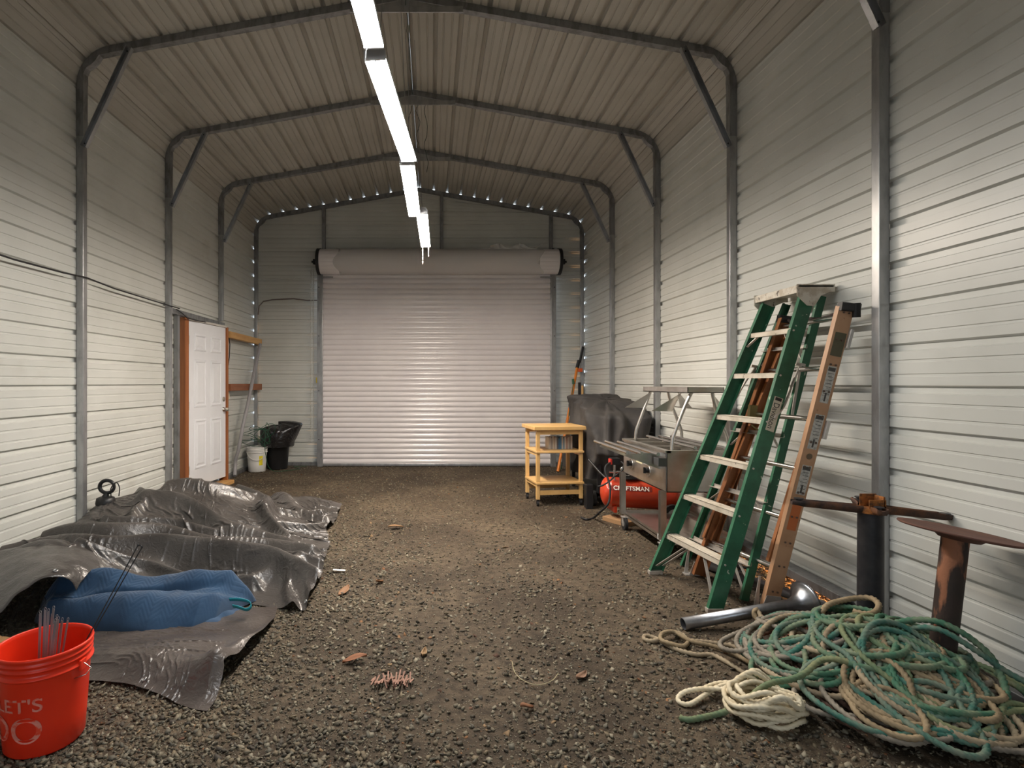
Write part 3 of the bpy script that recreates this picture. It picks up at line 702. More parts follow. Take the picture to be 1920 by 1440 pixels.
m = MB(); m.box((1.80,5.40,.10),(1.83,5.62,.16)); m.box((2.26,5.26,.10),(2.29,5.50,.16)); build('foot', m, M_red, r, bev=.003)
for x, y in ((1.80, 5.38), (2.05, 5.33)):
    pass
m = MB(); c = ta.lerp(tb, .86)+Vector((0,-.19,-.155)); m.tube([c, c+Vector((.0,-.04,0))], .10, 28); build('wheel', m, M_rubber, r)
m = MB(); m.tube([c+Vector((0,-.042,0)), c+Vector((0,-.046,0))], .06, 24); build('hub', m, M_alu, r)
m = MB(); m.box((1.90,5.36,.43),(2.30,5.52,.45)); m.box((2.02,5.36,.45),(2.20,5.50,.55)); build('pump', m, M_black, r, bev=.008)
g = P(1152,865,5.42); m = MB(); m.box((g.x-.045,g.y-.04,g.z-.03),(g.x+.045,g.y+.04,g.z+.035)); build('pressure_switch', m, M_black, r, bev=.006)
m = MB(); m.box((g.x-.055,g.y-.045,g.z-.025),(g.x-.035,g.y+.02,g.z+.028)); build('switch_lever', m, mat('red_lever', (.55,.03,.02), .35), r, bev=.003)
m = MB(); m.tube([(g.x,g.y,g.z-.03),(g.x,g.y,.42)], .012, 8); m.tube([(g.x-.05,g.y,.50),(g.x+.09,g.y,.50)], .011, 8); m.lathe([(.001,-.01),(.03,-.01),(.03,.01),(.001,.01)], 20, Matrix.Translation((g.x+.08,g.y-.02,.53))@Matrix.Rotation(PI/2,4,'X')); m.tube([(g.x+.05,g.y,.46),(g.x+.16,g.y,.46)], .008, 8); build('regulator', m, M_chrome, r)
m = MB(); q = [P(1144,868,5.35), P(1136,874,5.30), P(1135,885,5.27), P(1140,898,5.24), P(1144,915,5.20), P(1143,935,5.18), P(1138,948,5.18), P(1125,960,5.3), G(1112,971,.012), G(1100,974,.012), G(1090,970,.012)]
m.tube(smooth_path(q), .010, 8); build('hose', m, M_rubber, r)
m = MB(); m.tube(smooth_path([P(1165,866,5.36), P(1170,872,5.3), P(1165,884,5.27), P(1152,893,5.25), P(1143,902,5.23), P(1130,910,5.25), P(1122,912,5.28)]), .008, 8); build('hose', m, M_rubber, r)
M_block = mat('block_wood', (.33,.19,.09), .7)
m = MB(); Mb = Matrix.Translation((1.86, 5.42, 0))@Matrix.Rotation(.5, 4, 'Z'); m.box((-.09,-.16,0),(.09,.14,.045), Mb); tag(build('wood_block', m, M_block, loc=(1.86,5.42,0), bev=.004), 'rough wooden block lying under the left end of the red tank', 'block')
m = MB(); m.box((2.22,5.22,0),(2.36,5.50,.10)); tag(build('wood_block', m, M_block, loc=(2.29,5.36,0), bev=.004), 'wooden block under the right end of the red tank behind the cart', 'block')


# ------------------------------------------------------------------ stainless serving cart
X0, X1, YA, YC = 1.815, 2.38, 4.24, 5.18
r = thing('steel_serving_cart', 'stainless steel serving cart with rails and overshelf behind the green ladder', 'cart', ((X0+X1)/2, (YA+YC)/2, 0))
t_ = .012
m = MB()
for lo, hi in (((X0,YA,.53),(X0+t_,YC,.852)), ((X1-t_,YA,.53),(X1,YC,.852)), ((X0,YA,.53),(X1,YA+t_,.852)), ((X0,YC-t_,.53),(X1,YC,.852)), ((X0,YA,.53),(X1,YC,.542))): m.box(lo, hi)
build('body', m, M_steel, r, bev=.003)
m = MB()
for lo, hi in (((X0-.012,YA-.01,.835),(X0+.035,YC+.01,.856)), ((X1-.035,YA-.01,.835),(X1+.01,YC+.01,.856)), ((X0,YA-.01,.835),(X1,YA+.035,.8555)), ((X0,YC-.035,.835),(X1,YC+.01,.8555)), ((X0,4.55,.835),(X1,4.58,.855)), ((X0,4.86,.835),(X1,4.89,.855))): m.box(lo, hi)
build('rim', m, M_steel, r, bev=.002)
for i, y in enumerate((4.28, 4.585, 4.895)):
    m = MB(); ye = (4.55, 4.86, 5.145)[i]; m.box((X0+.035,y,.70),(X1-.035,ye,.71)); m.box((X0+.035,y,.70),(X0+.04,ye,.835)); m.box((X1-.04,y,.70),(X1-.035,ye,.835)); build('well', m, M_steel, r)
for x in (X0+.004, X1-.048):
    for y in (YA+.004, YC-.05):
        m = MB(); m.chan((x if x < 2 else x+.044, y, .15), (x if x < 2 else x+.044, y, .54), .046, .044, .003, (0,1,0), side=(-1 if x < 2 else 1)); build('leg', m, M_steel, r)
m = MB(); m.box((X0,YA,.150),(X1,YC,.156)); m.box((X0,YA,.125),(X0+.004,YC,.178)); m.box((X1-.004,YA,.125),(X1,YC,.178)); m.box((X0,YA,.125),(X1,YA+.004,.178)); m.box((X0,YC-.004,.125),(X1,YC,.178)); build('lower_shelf', m, M_steel, r)
for x in (X0+.0, X1-.06):
    for y in (YA+.06, YC-.03):
        w = MB(); w.tube([(x-.014,y,.062),(x+.014,y,.062)], .062, 28); c_ = build('caster', w, M_rubber, r)
        w = MB(); w.tube([(x-.0165,y,.062),(x+.0165,y,.062)], .030, 20); w.box((x-.021,y-.022,.06),(x-.018,y+.022,.125)); w.box((x+.018,y-.022,.06),(x+.021,y+.022,.125)); w.box((x-.03,y-.03,.118),(x+.03,y+.03,.126)); build('fork', w, M_alu, c_)
for k, x in enumerate((1.737, 1.632, 1.538)):
    m = MB(); m.tube([(x, 4.20+.05*k, .832), (x, 5.10+.03*k, .832)], .0135, 12); build('tray_rail', m, M_chrome, r)
for y in (4.33, 4.98):
    m = MB(); m.add([(X0,y,.83),(1.53,y,.815),(1.53,y,.80),(X0-.02,y,.70),(X0,y,.70)], [(0,1,2,3,4)]); m.add([(X0,y+.004,.83),(1.53,y+.004,.815),(1.53,y+.004,.80),(X0-.02,y+.004,.70),(X0,y+.004,.70)], [(4,3,2,1,0)]); build('rail_bracket', m, M_steel, r)
m = MB(); m.box((1.745,4.22,.735),(X0-.001,4.31,.80)); build('bracket_housing', m, mat('dark_bracket', (.16,.155,.15), .35, .8), r, bev=.004)
for k, x in enumerate((2.055, 2.17, 2.285)):
    m = MB(); m.tube([(x, 4.27, .872), (x, 5.22, .872)], .0135, 12); build('tray_rail', m, M_chrome, r)
# overshelf
ups = [((1.862,4.30),(1.925,1)), ]
for (bx, by, tx, ty) in ((1.885,4.30,2.045,4.30), (1.89,5.08,2.035,5.08), (2.33,5.10,2.20,5.10), (2.33,4.30,2.20,4.30)):
    sgn = 1 if tx > bx else -1
    m = MB(); m.tube(smooth_path([(bx,by,.84),(bx+.004*sgn,by,.92),(bx+.02*sgn,by,.98),(bx+.10*sgn,(by+ty)/2,1.19),(tx,ty,1.315)], 4), .0135, 10); build('upright', m, M_steel, r)
m = MB(); m.box((1.985,4.25,1.300),(2.27,5.14,1.306)); m.box((1.985,4.25,1.300),(1.990,5.14,1.345)); m.box((2.265,4.25,1.3),(2.27,5.14,1.345)); m.box((1.985,4.25,1.3),(2.27,4.254,1.345)); m.box((1.985,5.136,1.3),(2.27,5.14,1.345)); build('overshelf', m, M_steel, r)
for y in (4.40, 5.0):
    for sd in (-1, 1):
        xc = 2.128; m = MB(); a_ = (xc+sd*.12, y, 1.30); b_ = (xc+sd*.36, y, 1.155); c_ = (xc+sd*.20, y, 1.15)
        if sd < 0: m.add([a_, b_, c_, (a_[0],y+.006,a_[2]), (b_[0],y+.006,b_[2]), (c_[0],y+.006,c_[2])], [(0,1,2),(5,4,3),(0,3,4,1),(1,4,5,2),(2,5,3,0)])
        else: m.add([(a_[0],y,a_[2]), (c_[0]+.05,y,c_[2]), (c_[0]-.06,y,c_[2]), (a_[0],y+.006,a_[2]), (c_[0]+.05,y+.006,c_[2]), (c_[0]-.06,y+.006,c_[2])], [(0,1,2),(5,4,3),(0,3,4,1),(1,4,5,2),(2,5,3,0)])
        build('guard_bracket', m, M_steel, r)
for y in (4.58, 4.97):
    Mv = Matrix.Translation((X0, y, .65))@Matrix.Rotation(-PI/2, 4, 'Y'); m = MB(); m.tube([(X0,y,.65),(X0-.03,y,.65)], .022, 14); m.box((X0-.045,y-.006,.625),(X0-.028,y+.006,.675)); kb = build('valve_knob', m, M_black, r)
    m = MB(); m.tube([(X0-.006,y+.045*math.cos(a),.64+.045*math.sin(a)) for a in [2*PI*k/20 for k in range(20)]], .003, 5, closed=True); build('dial_ring', m, M_chrome, kb)
for (y0, y1, z0, z1, nm, cl) in ((4.72,4.86,.68,.76,'label_plate',(.68,.62,.40)),(4.62,4.69,.69,.74,'label_plate',(.70,.70,.68)),(5.0,5.03,.72,.745,'label_plate',(.7,.7,.68))):
    m = MB(); m.box((X0-.0015,y0,z0),(X0-.0005,y1,z1)); build(nm, m, mat('label_paper', cl, .5), r)
m = MB(); m.box((X0-.0015,4.27,.128),(X0-.0005,4.40,.172)); build('maker_badge', m, mat('badge', (.75,.74,.72), .4), r)
m = MB(); m.box((X0-.0025,4.285,.138),(X0-.002,4.385,.160)); build('badge_print', m, M_black, r)
m = MB(); m.lathe([(.001,0),(.02,.002),(.024,.02),(.018,.04),(.001,.045)], 16, Matrix.Translation((1.86,4.42,.157))); tag(build('yellow_plug', m, mat('yellow_plastic', (.85,.62,.03), .4), loc=(1.86,4.42,.157)), 'small yellow plug on the lower shelf of the steel cart', 'plug')
for i, (px_, z) in enumerate(((1294, .02),)):
    m = MB(); pts = [Vector((2.18+.15*math.cos(a)*(1-.02*k), 4.02+.10*math.sin(a)*(1-.02*k), .018+.004*k)) for k, a in enumerate([k*.3 for k in range(80)])]
    for k, p in enumerate(pts): p.z = .014+.010*(k//21)
    m.tube(pts, .011, 7); tag(build('hose_coil', m, M_rubber, loc=(2.18,4.02,0)), 'coiled black hose on the dirt behind the green ladder', 'hose')

# ------------------------------------------------------------------ green stepladder
M_lgreen = mat('green_fibreglass', (.026,.130,.066), .42, var=((.018,.088,.044), v3(9), 4, .42, .66), var2=((.42,.46,.36), v3(34), 3, .695, .72))
M_step = mat('painted_aluminium_tread', (.62,.56,.46), .5, .25, .5, var=((.42,.36,.27), v3(9), 6, .45, .7), var2=((.18,.15,.12), v3(24), 4, .66, .74))
M_beam = mat('aluminium_angle', (.60,.55,.49), .42, .55, .5, var=((.42,.38,.33), v3(12), 4, .45, .7))
FR0, FR1 = Vector((1.655,3.28,.0)), Vector((2.345,3.475,1.945))
FL0, FL1 = Vector((1.570,3.97,.0)), Vector((2.325,3.865,1.945))
BR0, BR1 = Vector((1.955,3.46,.0)), Vector((2.475,3.50,1.94))
BL0, BL1 = Vector((1.870,4.13,.0)), Vector((2.465,3.85,1.94))
r = thing('stepladder', 'green fibreglass stepladder with worn aluminium steps leaning by the right wall', 'ladder', (1.75, 3.7, 0))
stepax = (FL0-FR0).normalized(); dep = Vector((1,0,-.1))
m = MB(); m.chan(FR0+Vector((0,0,.02)), FR1, .088, .030, .004, dep, side=-1); build('side_rail', m, M_lgreen, r)
m = MB(); m.chan(FL0+Vector((0,0,.02)), FL1, .088, .030, .004, dep, side=1); build('side_rail', m, M_lgreen, r)
m = MB(); m.chan(BR0+Vector((0,0,.01)), BR1, .048, .024, .003, dep, side=-1); build('rear_rail', m, M_lgreen, r)
m = MB(); m.chan(BL0+Vector((0,0,.01)), BL1, .048, .024, .003, dep, side=1); build('rear_rail', m, M_lgreen, r)
for a, b, w in ((FR0, FR1, .09), (FL0, FL1, .09)):
    d_ = (b-a).normalized(); m = MB(); m.box((a.x-.004,a.y-.034 if a is FL0 else a.y-.004,0),(a.x+w+.002,a.y+.004 if a is FL0 else a.y+.034,.028)); build('foot_pad', m, M_beam, r, bev=.003)
hs = [.292, .580, .865, 1.150, 1.438, 1.722]
for h in hs:
    t = h/1.945; a = FR0.lerp(FR1, t); b = FL0.lerp(FL1, t); sx = (b-a).normalized(); m = MB()
    a = a+sx*.003; b = b-sx*.003
    # tread with a front lip
    m.ext([(-.0,.0),(.0,.0),(.0,.0)], a, b, (0,0,1)) if False else None
    for (dx, w, dz, hh) in ((0, .084, 0, .004), (0, .004, -.028, .032), (.080, .004, -.022, .026)):
        p = [a+Vector((dx,0,dz)), a+Vector((dx+w,0,dz)), b+Vector((dx+w,0,dz)), b+Vector((dx,0,dz))]; m.add(p+[q+Vector((0,0,hh)) for q in p], [(0,3,2,1),(4,5,6,7),(0,1,5,4),(1,2,6,5),(2,3,7,6),(3,0,4,7)])
    for g_ in range(5):
        dx = .012+g_*.015; m.tube([a+Vector((dx,0,.004)), b+Vector((dx,0,.004))], .0018, 4)
    st = build('step', m, M_step, r)
    for q in (a-sx*.008+Vector((.012,0,-.012)), b+sx*.008+Vector((.012,0,-.012))):
        mm = MB(); mm.tube([q-sx*.002, q+sx*.003], .006, 8); build('rivet', mm, M_beam, st)
# gusset braces under steps
def bar(a, b, w, th, ax, nm='brace', mt=None, par=None): 
    mm = MB(); mm.beam(a, b, th, w, ax); return build(nm, mm, mt or M_beam, par or r)
def on(a, b, h): return a.lerp(b, h/1.945)
sR, sL = on(FR0, FR1, .27), on(FL0, FL1, .27); fR, fL = on(FR0, FR1, .045), on(FL0, FL1, .045)
bar(sR.lerp(sL, .34)+Vector((.03,0,-.01)), fR+Vector((.03,.03,.02)), .018, .004, dep); bar(sR.lerp(sL, .66)+Vector((.03,0,-.01)), fL+Vector((.03,-.03,.02)), .018, .004, dep)
bar(sR.lerp(sL, .66)+Vector((.07,0,-.01)), fL+Vector((.075,-.03,.02)), .018, .004, dep)
for h in (1.722,):
    a, b = on(FR0, FR1, h), on(FL0, FL1, h); bar(a.lerp(b, .20)+Vector((.02,0,-.02)), on(FR0, FR1, h-.09)+Vector((.02,.02,0)), .016, .004, dep); bar(a.lerp(b, .80)+Vector((.02,0,-.02)), on(FL0, FL1, h-.09)+Vector((.02,-.02,0)), .016, .004, dep)
for i, h in enumerate((.22, .62, 1.03, 1.60)):
    a, b = BR0.lerp(BR1, h/1.94), BL0.lerp(BL1, h/1.94); mm = MB(); mm.ext([(0,0),(.028,0),(.028,.003),(.003,.003),(.003,.024),(0,.024)], a+Vector((.01,0,0)), b+Vector((.01,0,0)), (0,0,1)); cb = build('rear_crossbar', mm, M_beam, r)
    bar(a.lerp(b, .22)+Vector((.015,0,0)), BR0.lerp(BR1, (h-.10)/1.94)+Vector((.02,.01,0)), .016, .004, dep, nm='corner_brace'); bar(a.lerp(b, .78)+Vector((.015,0,0)), BL0.lerp(BL1, (h-.10)/1.94)+Vector((.02,-.01,0)), .016, .004, dep, nm='corner_brace')
mm = MB(); a = BR0.lerp(BR1, .11)+Vector((.015,.01,0)); 
bar(BR0.lerp(BR1, .11).lerp(BL0.lerp(BL1, .11), .3)+Vector((.015,0,0)), BR0.lerp(BR1, .02)+Vector((.015,.01,0)), .016, .004, dep)
# folded spreaders
for (fa, fb, ba, bb, s) in ((FR0, FR1, BR0, BR1, -1), (FL0, FL1, BL0, BL1, 1)):
    p = on(fa, fb, 1.16)+Vector((.05, s*.006, 0)); q = on(ba, bb, 1.50)+Vector((-.01, s*.006, 0)); k_ = on(ba, bb, 1.16)+Vector((.02, s*.006, 0))
    mm = MB(); mm.tube(smooth_path([p, p.lerp(q, .25)+Vector((.02,0,-.01)), p.lerp(q, .6)+Vector((.015,0,.01)), q], 5), .0075, 6); mm.beam(q, k_, .005, .016, dep); mm.beam(q+Vector((-.03,0,.005)), q+Vector((.03,0,-.005)), .006, .018, (0,0,1)); build('spreader', mm, M_beam, r)
# top cap
c0 = Vector((2.290, 3.425, 1.935)); mm = MB(); zt = 2.0
lo, hi = Vector((2.300, 3.435, 1.935)), Vector((2.525, 3.90, 2.0))
mm.box((2.300,3.437,1.978),(2.525,3.900,1.995)); mm.box((2.298,3.437,1.945),(2.306,3.900,1.99))
for y in (3.437, 3.892):
    P_ = [(2.298,1.995),(2.298,1.90+.03),(2.36,1.87),(2.40,1.865),(2.44,1.93),(2.50,1.955),(2.527,1.955),(2.527,1.995)]; mm.add([(a,y,b) for a,b in P_]+[(a,y+.008,b) for a,b in P_], [tuple(range(8)), tuple(range(8,16))[::-1]]+[(i,(i+1)%8+0,(i+1)%8+8,i+8) for i in range(8)])
build('top_cap', mm, mat('splattered_cap', (.62,.57,.48), .5, var=((.45,.38,.29), v3(14), 5, .48, .62), var2=((.10,.08,.06), v3(30), 4, .64, .70)), r, bev=.005)
# maker label on the right rail
dR = (FR1-FR0).normalized(); bax = (dep-dR*dep.dot(dR)).normalized(); lc = on(FR0, FR1, 1.20)+bax*.044; nr = bax.cross(dR); nr = nr if nr.y < 0 else -nr
ML = frame_M(lc+nr*.0045, -dR, bax if (-dR).cross(bax).dot(nr) > 0 else -bax)
mm = MB(); mm.box((-.11,-.027,0),(.11,.027,.0006), ML); lb = build('label_plate', mm, mat('label_cream', (.55,.50,.38), .5), r)
build('lettering', text_mesh('Davidson', .052, ML@Matrix.Translation((.012,-.004,.0012)), ext=.0003, sx=.86), mat('label_black', (.02,.018,.016), .5), lb)
mm = MB(); mm.box((-.107,-.020,.0006),(-.087,.020,.001), ML); build('emblem', mm, M_black, lb)

# ------------------------------------------------------------------ orange extension ladder
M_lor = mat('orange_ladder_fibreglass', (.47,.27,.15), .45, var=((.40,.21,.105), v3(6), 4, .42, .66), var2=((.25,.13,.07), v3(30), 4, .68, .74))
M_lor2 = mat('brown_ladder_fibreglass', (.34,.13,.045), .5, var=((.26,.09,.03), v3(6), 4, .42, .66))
r = thing('extension_ladder', 'orange fibreglass extension ladder leaning on the wall behind the green one', 'ladder', (1.95, 3.6, 0))
R0, R1 = Vector((2.00,3.31,.02)), Vector((2.372,3.185,1.83)); L0, L1 = Vector((1.86,3.92,.02)), Vector((2.405,3.80,1.83)); dp2 = Vector((1,0,-.2))
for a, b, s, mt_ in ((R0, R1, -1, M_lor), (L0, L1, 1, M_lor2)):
    m = MB(); m.chan(a, b, .088, .034, .005, dp2, side=s); build('side_rail', m, mt_, r)
off = Vector((.055,0,-.01))
for a, b, s in ((R0, R1, -1), (L0, L1, 1)):
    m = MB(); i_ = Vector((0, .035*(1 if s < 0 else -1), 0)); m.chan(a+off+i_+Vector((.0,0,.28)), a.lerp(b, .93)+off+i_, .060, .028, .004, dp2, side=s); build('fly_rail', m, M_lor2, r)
for h in (.24, .545, .85, 1.155, 1.46, 1.765):
    t = h/1.83; a, b = R0.lerp(R1, t)+Vector((.045,.01,0)), L0.lerp(L1, t)+Vector((.045,-.01,0)); m = MB(); m.tube([a, b], .0165, 12); rr_ = build('rung', m, M_chrome, r)
    for q in ((a, Vector((0,-.0,0))),):
        for dz in (.03, -.03):
            for k in (0, 1):
                dR2 = (R1-R0).normalized(); c = R0.lerp(R1, t)+dp2.normalized()*(.03+.03*k)+Vector((0,-.0045,0))+dR2*(dz if dz > 0 else dz-.10); mm = MB(); mm.tube([c, c+Vector((0,-.004,0))], .0062, 8); build('rivet', mm, mat('rivet_dark', (.10,.06,.04), .5) if h == .24 and dz > 0 and k == 0 else bpy.data.materials['rivet_dark'], r)
dR2 = (R1-R0).normalized(); b2 = (dp2-dR2*dp2.dot(dR2)).normalized(); nr2 = b2.cross(dR2); nr2 = nr2 if nr2.y < 0 else -nr2
def lab(h0, h1, w, mt_, nm='warning_label', e=.0006):
    c = R0+dR2*((h0+h1)/2)+b2*.048+nr2*.0003; Mq = frame_M(c, dR2, b2 if dR2.cross(b2).dot(nr2) > 0 else -b2); mm = MB(); mm.box((-(h1-h0)/2,-w/2,0),((h1-h0)/2,w/2,e), Mq); o = build(nm, mm, mt_, r); return Mq, o
M_lab = mat('paper_label', (.52,.50,.45), .5, var=((.34,.33,.30), v3(60), 4, .45, .6)); M_labd = mat('label_print', (.06,.055,.05), .5)
for (h0, h1, w) in ((1.28,1.50,.050), (1.00,1.21,.055), (.72,.90,.055)):
    Mq, lo_ = lab(h0, h1, w, M_lab)
    hh = (h1-h0)/2
    mm = MB(); mm.box((hh-.03,-w*.42,.0007),(hh-.008,w*.42,.0010), Mq)
    for k in range(7): mm.box((hh-.045-.02*k,-w*.36,.0007),(hh-.042-.02*k,w*(.36-.1*(k%3)),.0010), Mq)
    mm.box((-hh+.01,-w*.1,.0007),(-hh+.06,w*.1,.0010), Mq); build('printed_lines', mm, M_labd, lo_)
lab(1.56, 1.70, .066, mat('scuffed_patch', (.10,.09,.05), .6), 'dark_patch'); lab(.50, .66, .055, mat('orange_patch', (.50,.13,.03), .5), 'orange_patch')
for h in (.955,): 
    c = R0+dR2*h+b2*.045+nr2*.001; mm = MB(); mm.tube([c, c+nr2*.003], .017, 18); build('round_plug', mm, mat('brown_plug', (.13,.09,.05), .5), r)
for a, s in ((R1, -1), (L1, 1)):
    m = MB(); m.beam(a-dR2*.05+b2*.105, a+dR2*.03+b2*.085, .045, .04, b2); m.beam(a+b2*.0-dR2*.005, a+b2*.11+dR2*.005, .04, .05, dR2); build('end_cap', m, M_black, r, bev=.01)
m = MB(); m.tube(smooth_path([L1+Vector((.05,-.03,-.02)), L1+Vector((.05,-.10,-.05)), (R1+L1)/2+Vector((.03,.04,-.04)), (R1+L1)/2+Vector((.04,-.08,-.05)), R1+Vector((.06,.10,-.03)), R1+Vector((.07,.03,.0))], 8), .010, 8); build('pulley_rope', m, mat('dark_rope', (.05,.035,.03), .8, bump=((80,80,80), 1, .01)), r)
for h in (1.60, 1.06):
    q = R0.lerp(R1, h/1.83)+b2*.10; m = MB(); m.beam(q, q+dR2*.11, .03, .02, b2); build('guide_bracket', m, M_alu, r, bev=.003)
q = L0.lerp(L1, .60)+Vector((.03,-.05,0)); m = MB(); m.beam(q, q+Vector((.01,-.0,.12)), .03, .05, b2); m.tube([q+Vector((0,0,-.02)), q+Vector((.04,-.03,-.06))], .006, 6); build('rung_lock', m, mat('dark_brass', (.22,.17,.07), .4, .8), r)
for a, s in ((R0, -1), (L0, 1)):
    m = MB(); y = a.y-(.004 if s < 0 else -.004); 
    for yy in (y-.006,): m.add([(a.x-.02,yy,.0),(a.x+.10,yy,.0),(a.x+.105,yy,.09),(a.x+.02,yy,.10),(a.x-.02,yy+.0,.0)][:4]+[(a.x-.02,yy+.005,.0),(a.x+.10,yy+.005,.0),(a.x+.105,yy+.005,.09),(a.x+.02,yy+.005,.10)], [(0,1,2,3),(7,6,5,4),(0,4,5,1),(1,5,6,2),(2,6,7,3),(3,7,4,0)])
    m.add([(a.x-.035,y+.04,.0),(a.x-.005,y+.04,.0),(a.x+.01,y+.04,.20),(a.x-.00,y+.04,.20)]+[(a.x-.035,y+.045,.0),(a.x-.005,y+.045,.0),(a.x+.01,y+.045,.20),(a.x-.00,y+.045,.20)], [(0,1,2,3),(7,6,5,4),(0,4,5,1),(1,5,6,2),(2,6,7,3),(3,7,4,0)])
    m.box((a.x-.04,y-.004,0),(a.x+.10,y+.055,.008)); build('shoe', m, M_alu, r)

# ------------------------------------------------------------------ pedestal bases and flared pipes
M_rust = mat('rusted_iron', (.085,.050,.038), .75, .2, .4, var=((.20,.082,.035), v3(7), 6, .45, .62), var2=((.035,.028,.026), v3(11), 5, .55, .66), bump=((90,90,90), .6, .004))
M_rust2 = mat('orange_rust', (.36,.13,.03), .8, 0, .3, var=((.10,.045,.02), v3(26), 5, .42, .6), bump=((70,70,70), .8, .004))
M_blackiron = mat('black_iron_column', (.022,.022,.026), .5, .3, .5, var=((.04,.038,.04), v3(10), 5, .45, .7), bump=((120,120,120), .2, .002))
r = thing('pedestal_base', 'black iron table pedestal with a rusty cross bracket on top', 'pedestal', (2.21, 2.77, 0))
cb, ct = Vector((2.225, 2.78, .02)), Vector((2.195, 2.74, .745))
m = MB(); m.tube([cb, ct], [.056, .054], 40); build('column', m, M_blackiron, r)
m = MB(); m.lathe([(.001,.012),(.25,.008),(.255,0),(.25,.018),(.10,.03),(.07,.04)], 48, Matrix.Translation((2.225,2.78,0))); build('foot_plate', m, M_blackiron, r)
m = MB(); m.tube([ct+Vector((0,0,-.012)), ct+Vector((0,0,.012))], .060, 32); m.box((ct.x-.03,ct.y-.03,.745),(ct.x+.055,ct.y-.024,.80)); m.box((ct.x-.03,ct.y+.03,.745),(ct.x+.055,ct.y+.036,.82)); m.box((ct.x+.04,ct.y-.03,.745),(ct.x+.05,ct.y+.03,.815)); build('hub', m, M_rust2, r, bev=.003)
def arm(dr, ln, z0, z1):
    dr = Vector(dr).normalized(); sd = Vector((-dr.y, dr.x, 0)); mm = MB(); A = []
    N = 14
    for i in range(N+1):
        t = i/N; c = ct+dr*(.05+(ln-.05)*t); c.z = .752+z0+(z1-z0)*t; w = (.030-.008*math.sin(t*PI)) if t < .86 else .028*math.sqrt(max(.08, 1-((t-.86)/.15)**2)); h = .017 if t < .9 else .013
        row = []
        for (a, b) in ((-1,1),(-.86,1.0),(-.80,.45),(.80,.45),(.86,1.0),(1,1),(1,0),(.7,-1.3+.5*t),(-.7,-1.3+.5*t),(-1,0)): row.append(tuple(c+sd*w*a+Vector((0,0,h*b))))
        A.append(row+[row[0]])
    mm.grid(np.array(A)); mm.add(A[-1][:10], [tuple(range(10))]); o = build('arm', mm, M_rust, r)
    mm = MB(); e = ct+dr*(ln-.035); mm.tube([(e.x,e.y,.752+z1+.005),(e.x,e.y,.752+z1+.018)], .014, 12); mm.tube([(e.x,e.y,.752+z1+.018),(e.x,e.y,.752+z1+.022)], .022, 14); build('bolt', mm, M_blackiron, o)
arm((-1,.12,0), .37, 0, .022); arm((1,-.12,0), .37, 0, -.036); arm((.12,1,0), .12, 0, .02); arm((-.16,-1,0), .10, 0, 0)

r = thing('pedestal_base', 'rust stained table pedestal with a tilted round disc on top', 'pedestal', (2.27, 2.40, 0))
pb_, pt_ = Vector((2.235, 2.42, .02)), Vector((2.285, 2.39, .715))
M_rustcol = mat('peeling_column', (.045,.028,.022), .7, .1, .4, var=((.035,.025,.02), v3(7), 6, .4, .6), var2=((.30,.125,.065), (11,11,3.0), 6, .475, .525), bump=((60,60,60), .5, .004))
m = MB(); m.tube([pb_.lerp(pt_, k/8) for k in range(9)], [.047]*9, 40); build('column', m, M_rustcol, r)
m = MB(); m.lathe([(.001,.012),(.21,.008),(.213,0),(.21,.02),(.10,.03),(.075,.04)], 48, Matrix.Translation((2.235,2.42,0))); build('foot_plate', m, M_rust, r)
m = MB(); MD2 = Matrix.Translation((2.30,2.385,.727))@Matrix.Rotation(math.radians(9), 4, 'Y')@Matrix.Rotation(math.radians(-.3), 4, 'X')
m.lathe([(.001,-.03),(.07,-.03),(.09,-.012),(.205,-.004),(.214,.002),(.212,.007),(.19,.004),(.001,.001)], 72, MD2); build('disc', m, mat('rusty_brown_disc', (.115,.052,.040), .7, .2, .4, var=((.16,.075,.05), v3(12), 6, .4, .65), bump=((80,80,80), .5, .003)), r)

M_pipe = mat('zinc_flue_pipe', (.36,.37,.39), .32, .9, .5, var=((.22,.22,.23), v3(8), 5, .42, .62))
def flared(p0, p1, rp, rf, label, mt_):
    p0 = Vector(p0); p1 = Vector(p1); d_ = (p1-p0).normalized(); u = Vector((-d_.y, d_.x, 0)).normalized(); w = d_.cross(u); M = Matrix((u, w, d_)).transposed().to_4x4(); M.translation = p0; L_ = (p1-p0).length
    r_ = thing('flared_pipe', label, 'pipe', (p0+p1)/2*1.0)
    m = MB(); m.lathe([(rp-.003,.0),(rp,0),(rp,L_-.10),(rp+.006,L_-.075),(rp+.02,L_-.045),(rp+.05,L_-.018),(rf-.02,L_-.004),(rf,L_),(rf-.003,L_+.003),(rf-.03,L_-.001),(rp+.03,L_-.02),(rp-.003,L_-.09),(rp-.003,.02),(rp-.003,.0)], 48, M); build('pipe', m, mt_, r_)
    m = MB(); m.lathe([(rf*.80,L_+.0), (rf*.99,L_+.004)], 48, M); build('rim', m, M_chrome, r_)
flared((1.405,3.06,.034), (2.135,3.13,.125), .033, .118, 'shiny zinc pipe with a flared end pointing at the camera side, before the ladder feet', M_pipe)
flared((2.02,4.10,.034), (2.28,3.02,.105), .030, .10, 'dark metal pipe with a flared end lying along the right wall', mat('dark_flue_pipe', (.16,.16,.17), .35, .8))


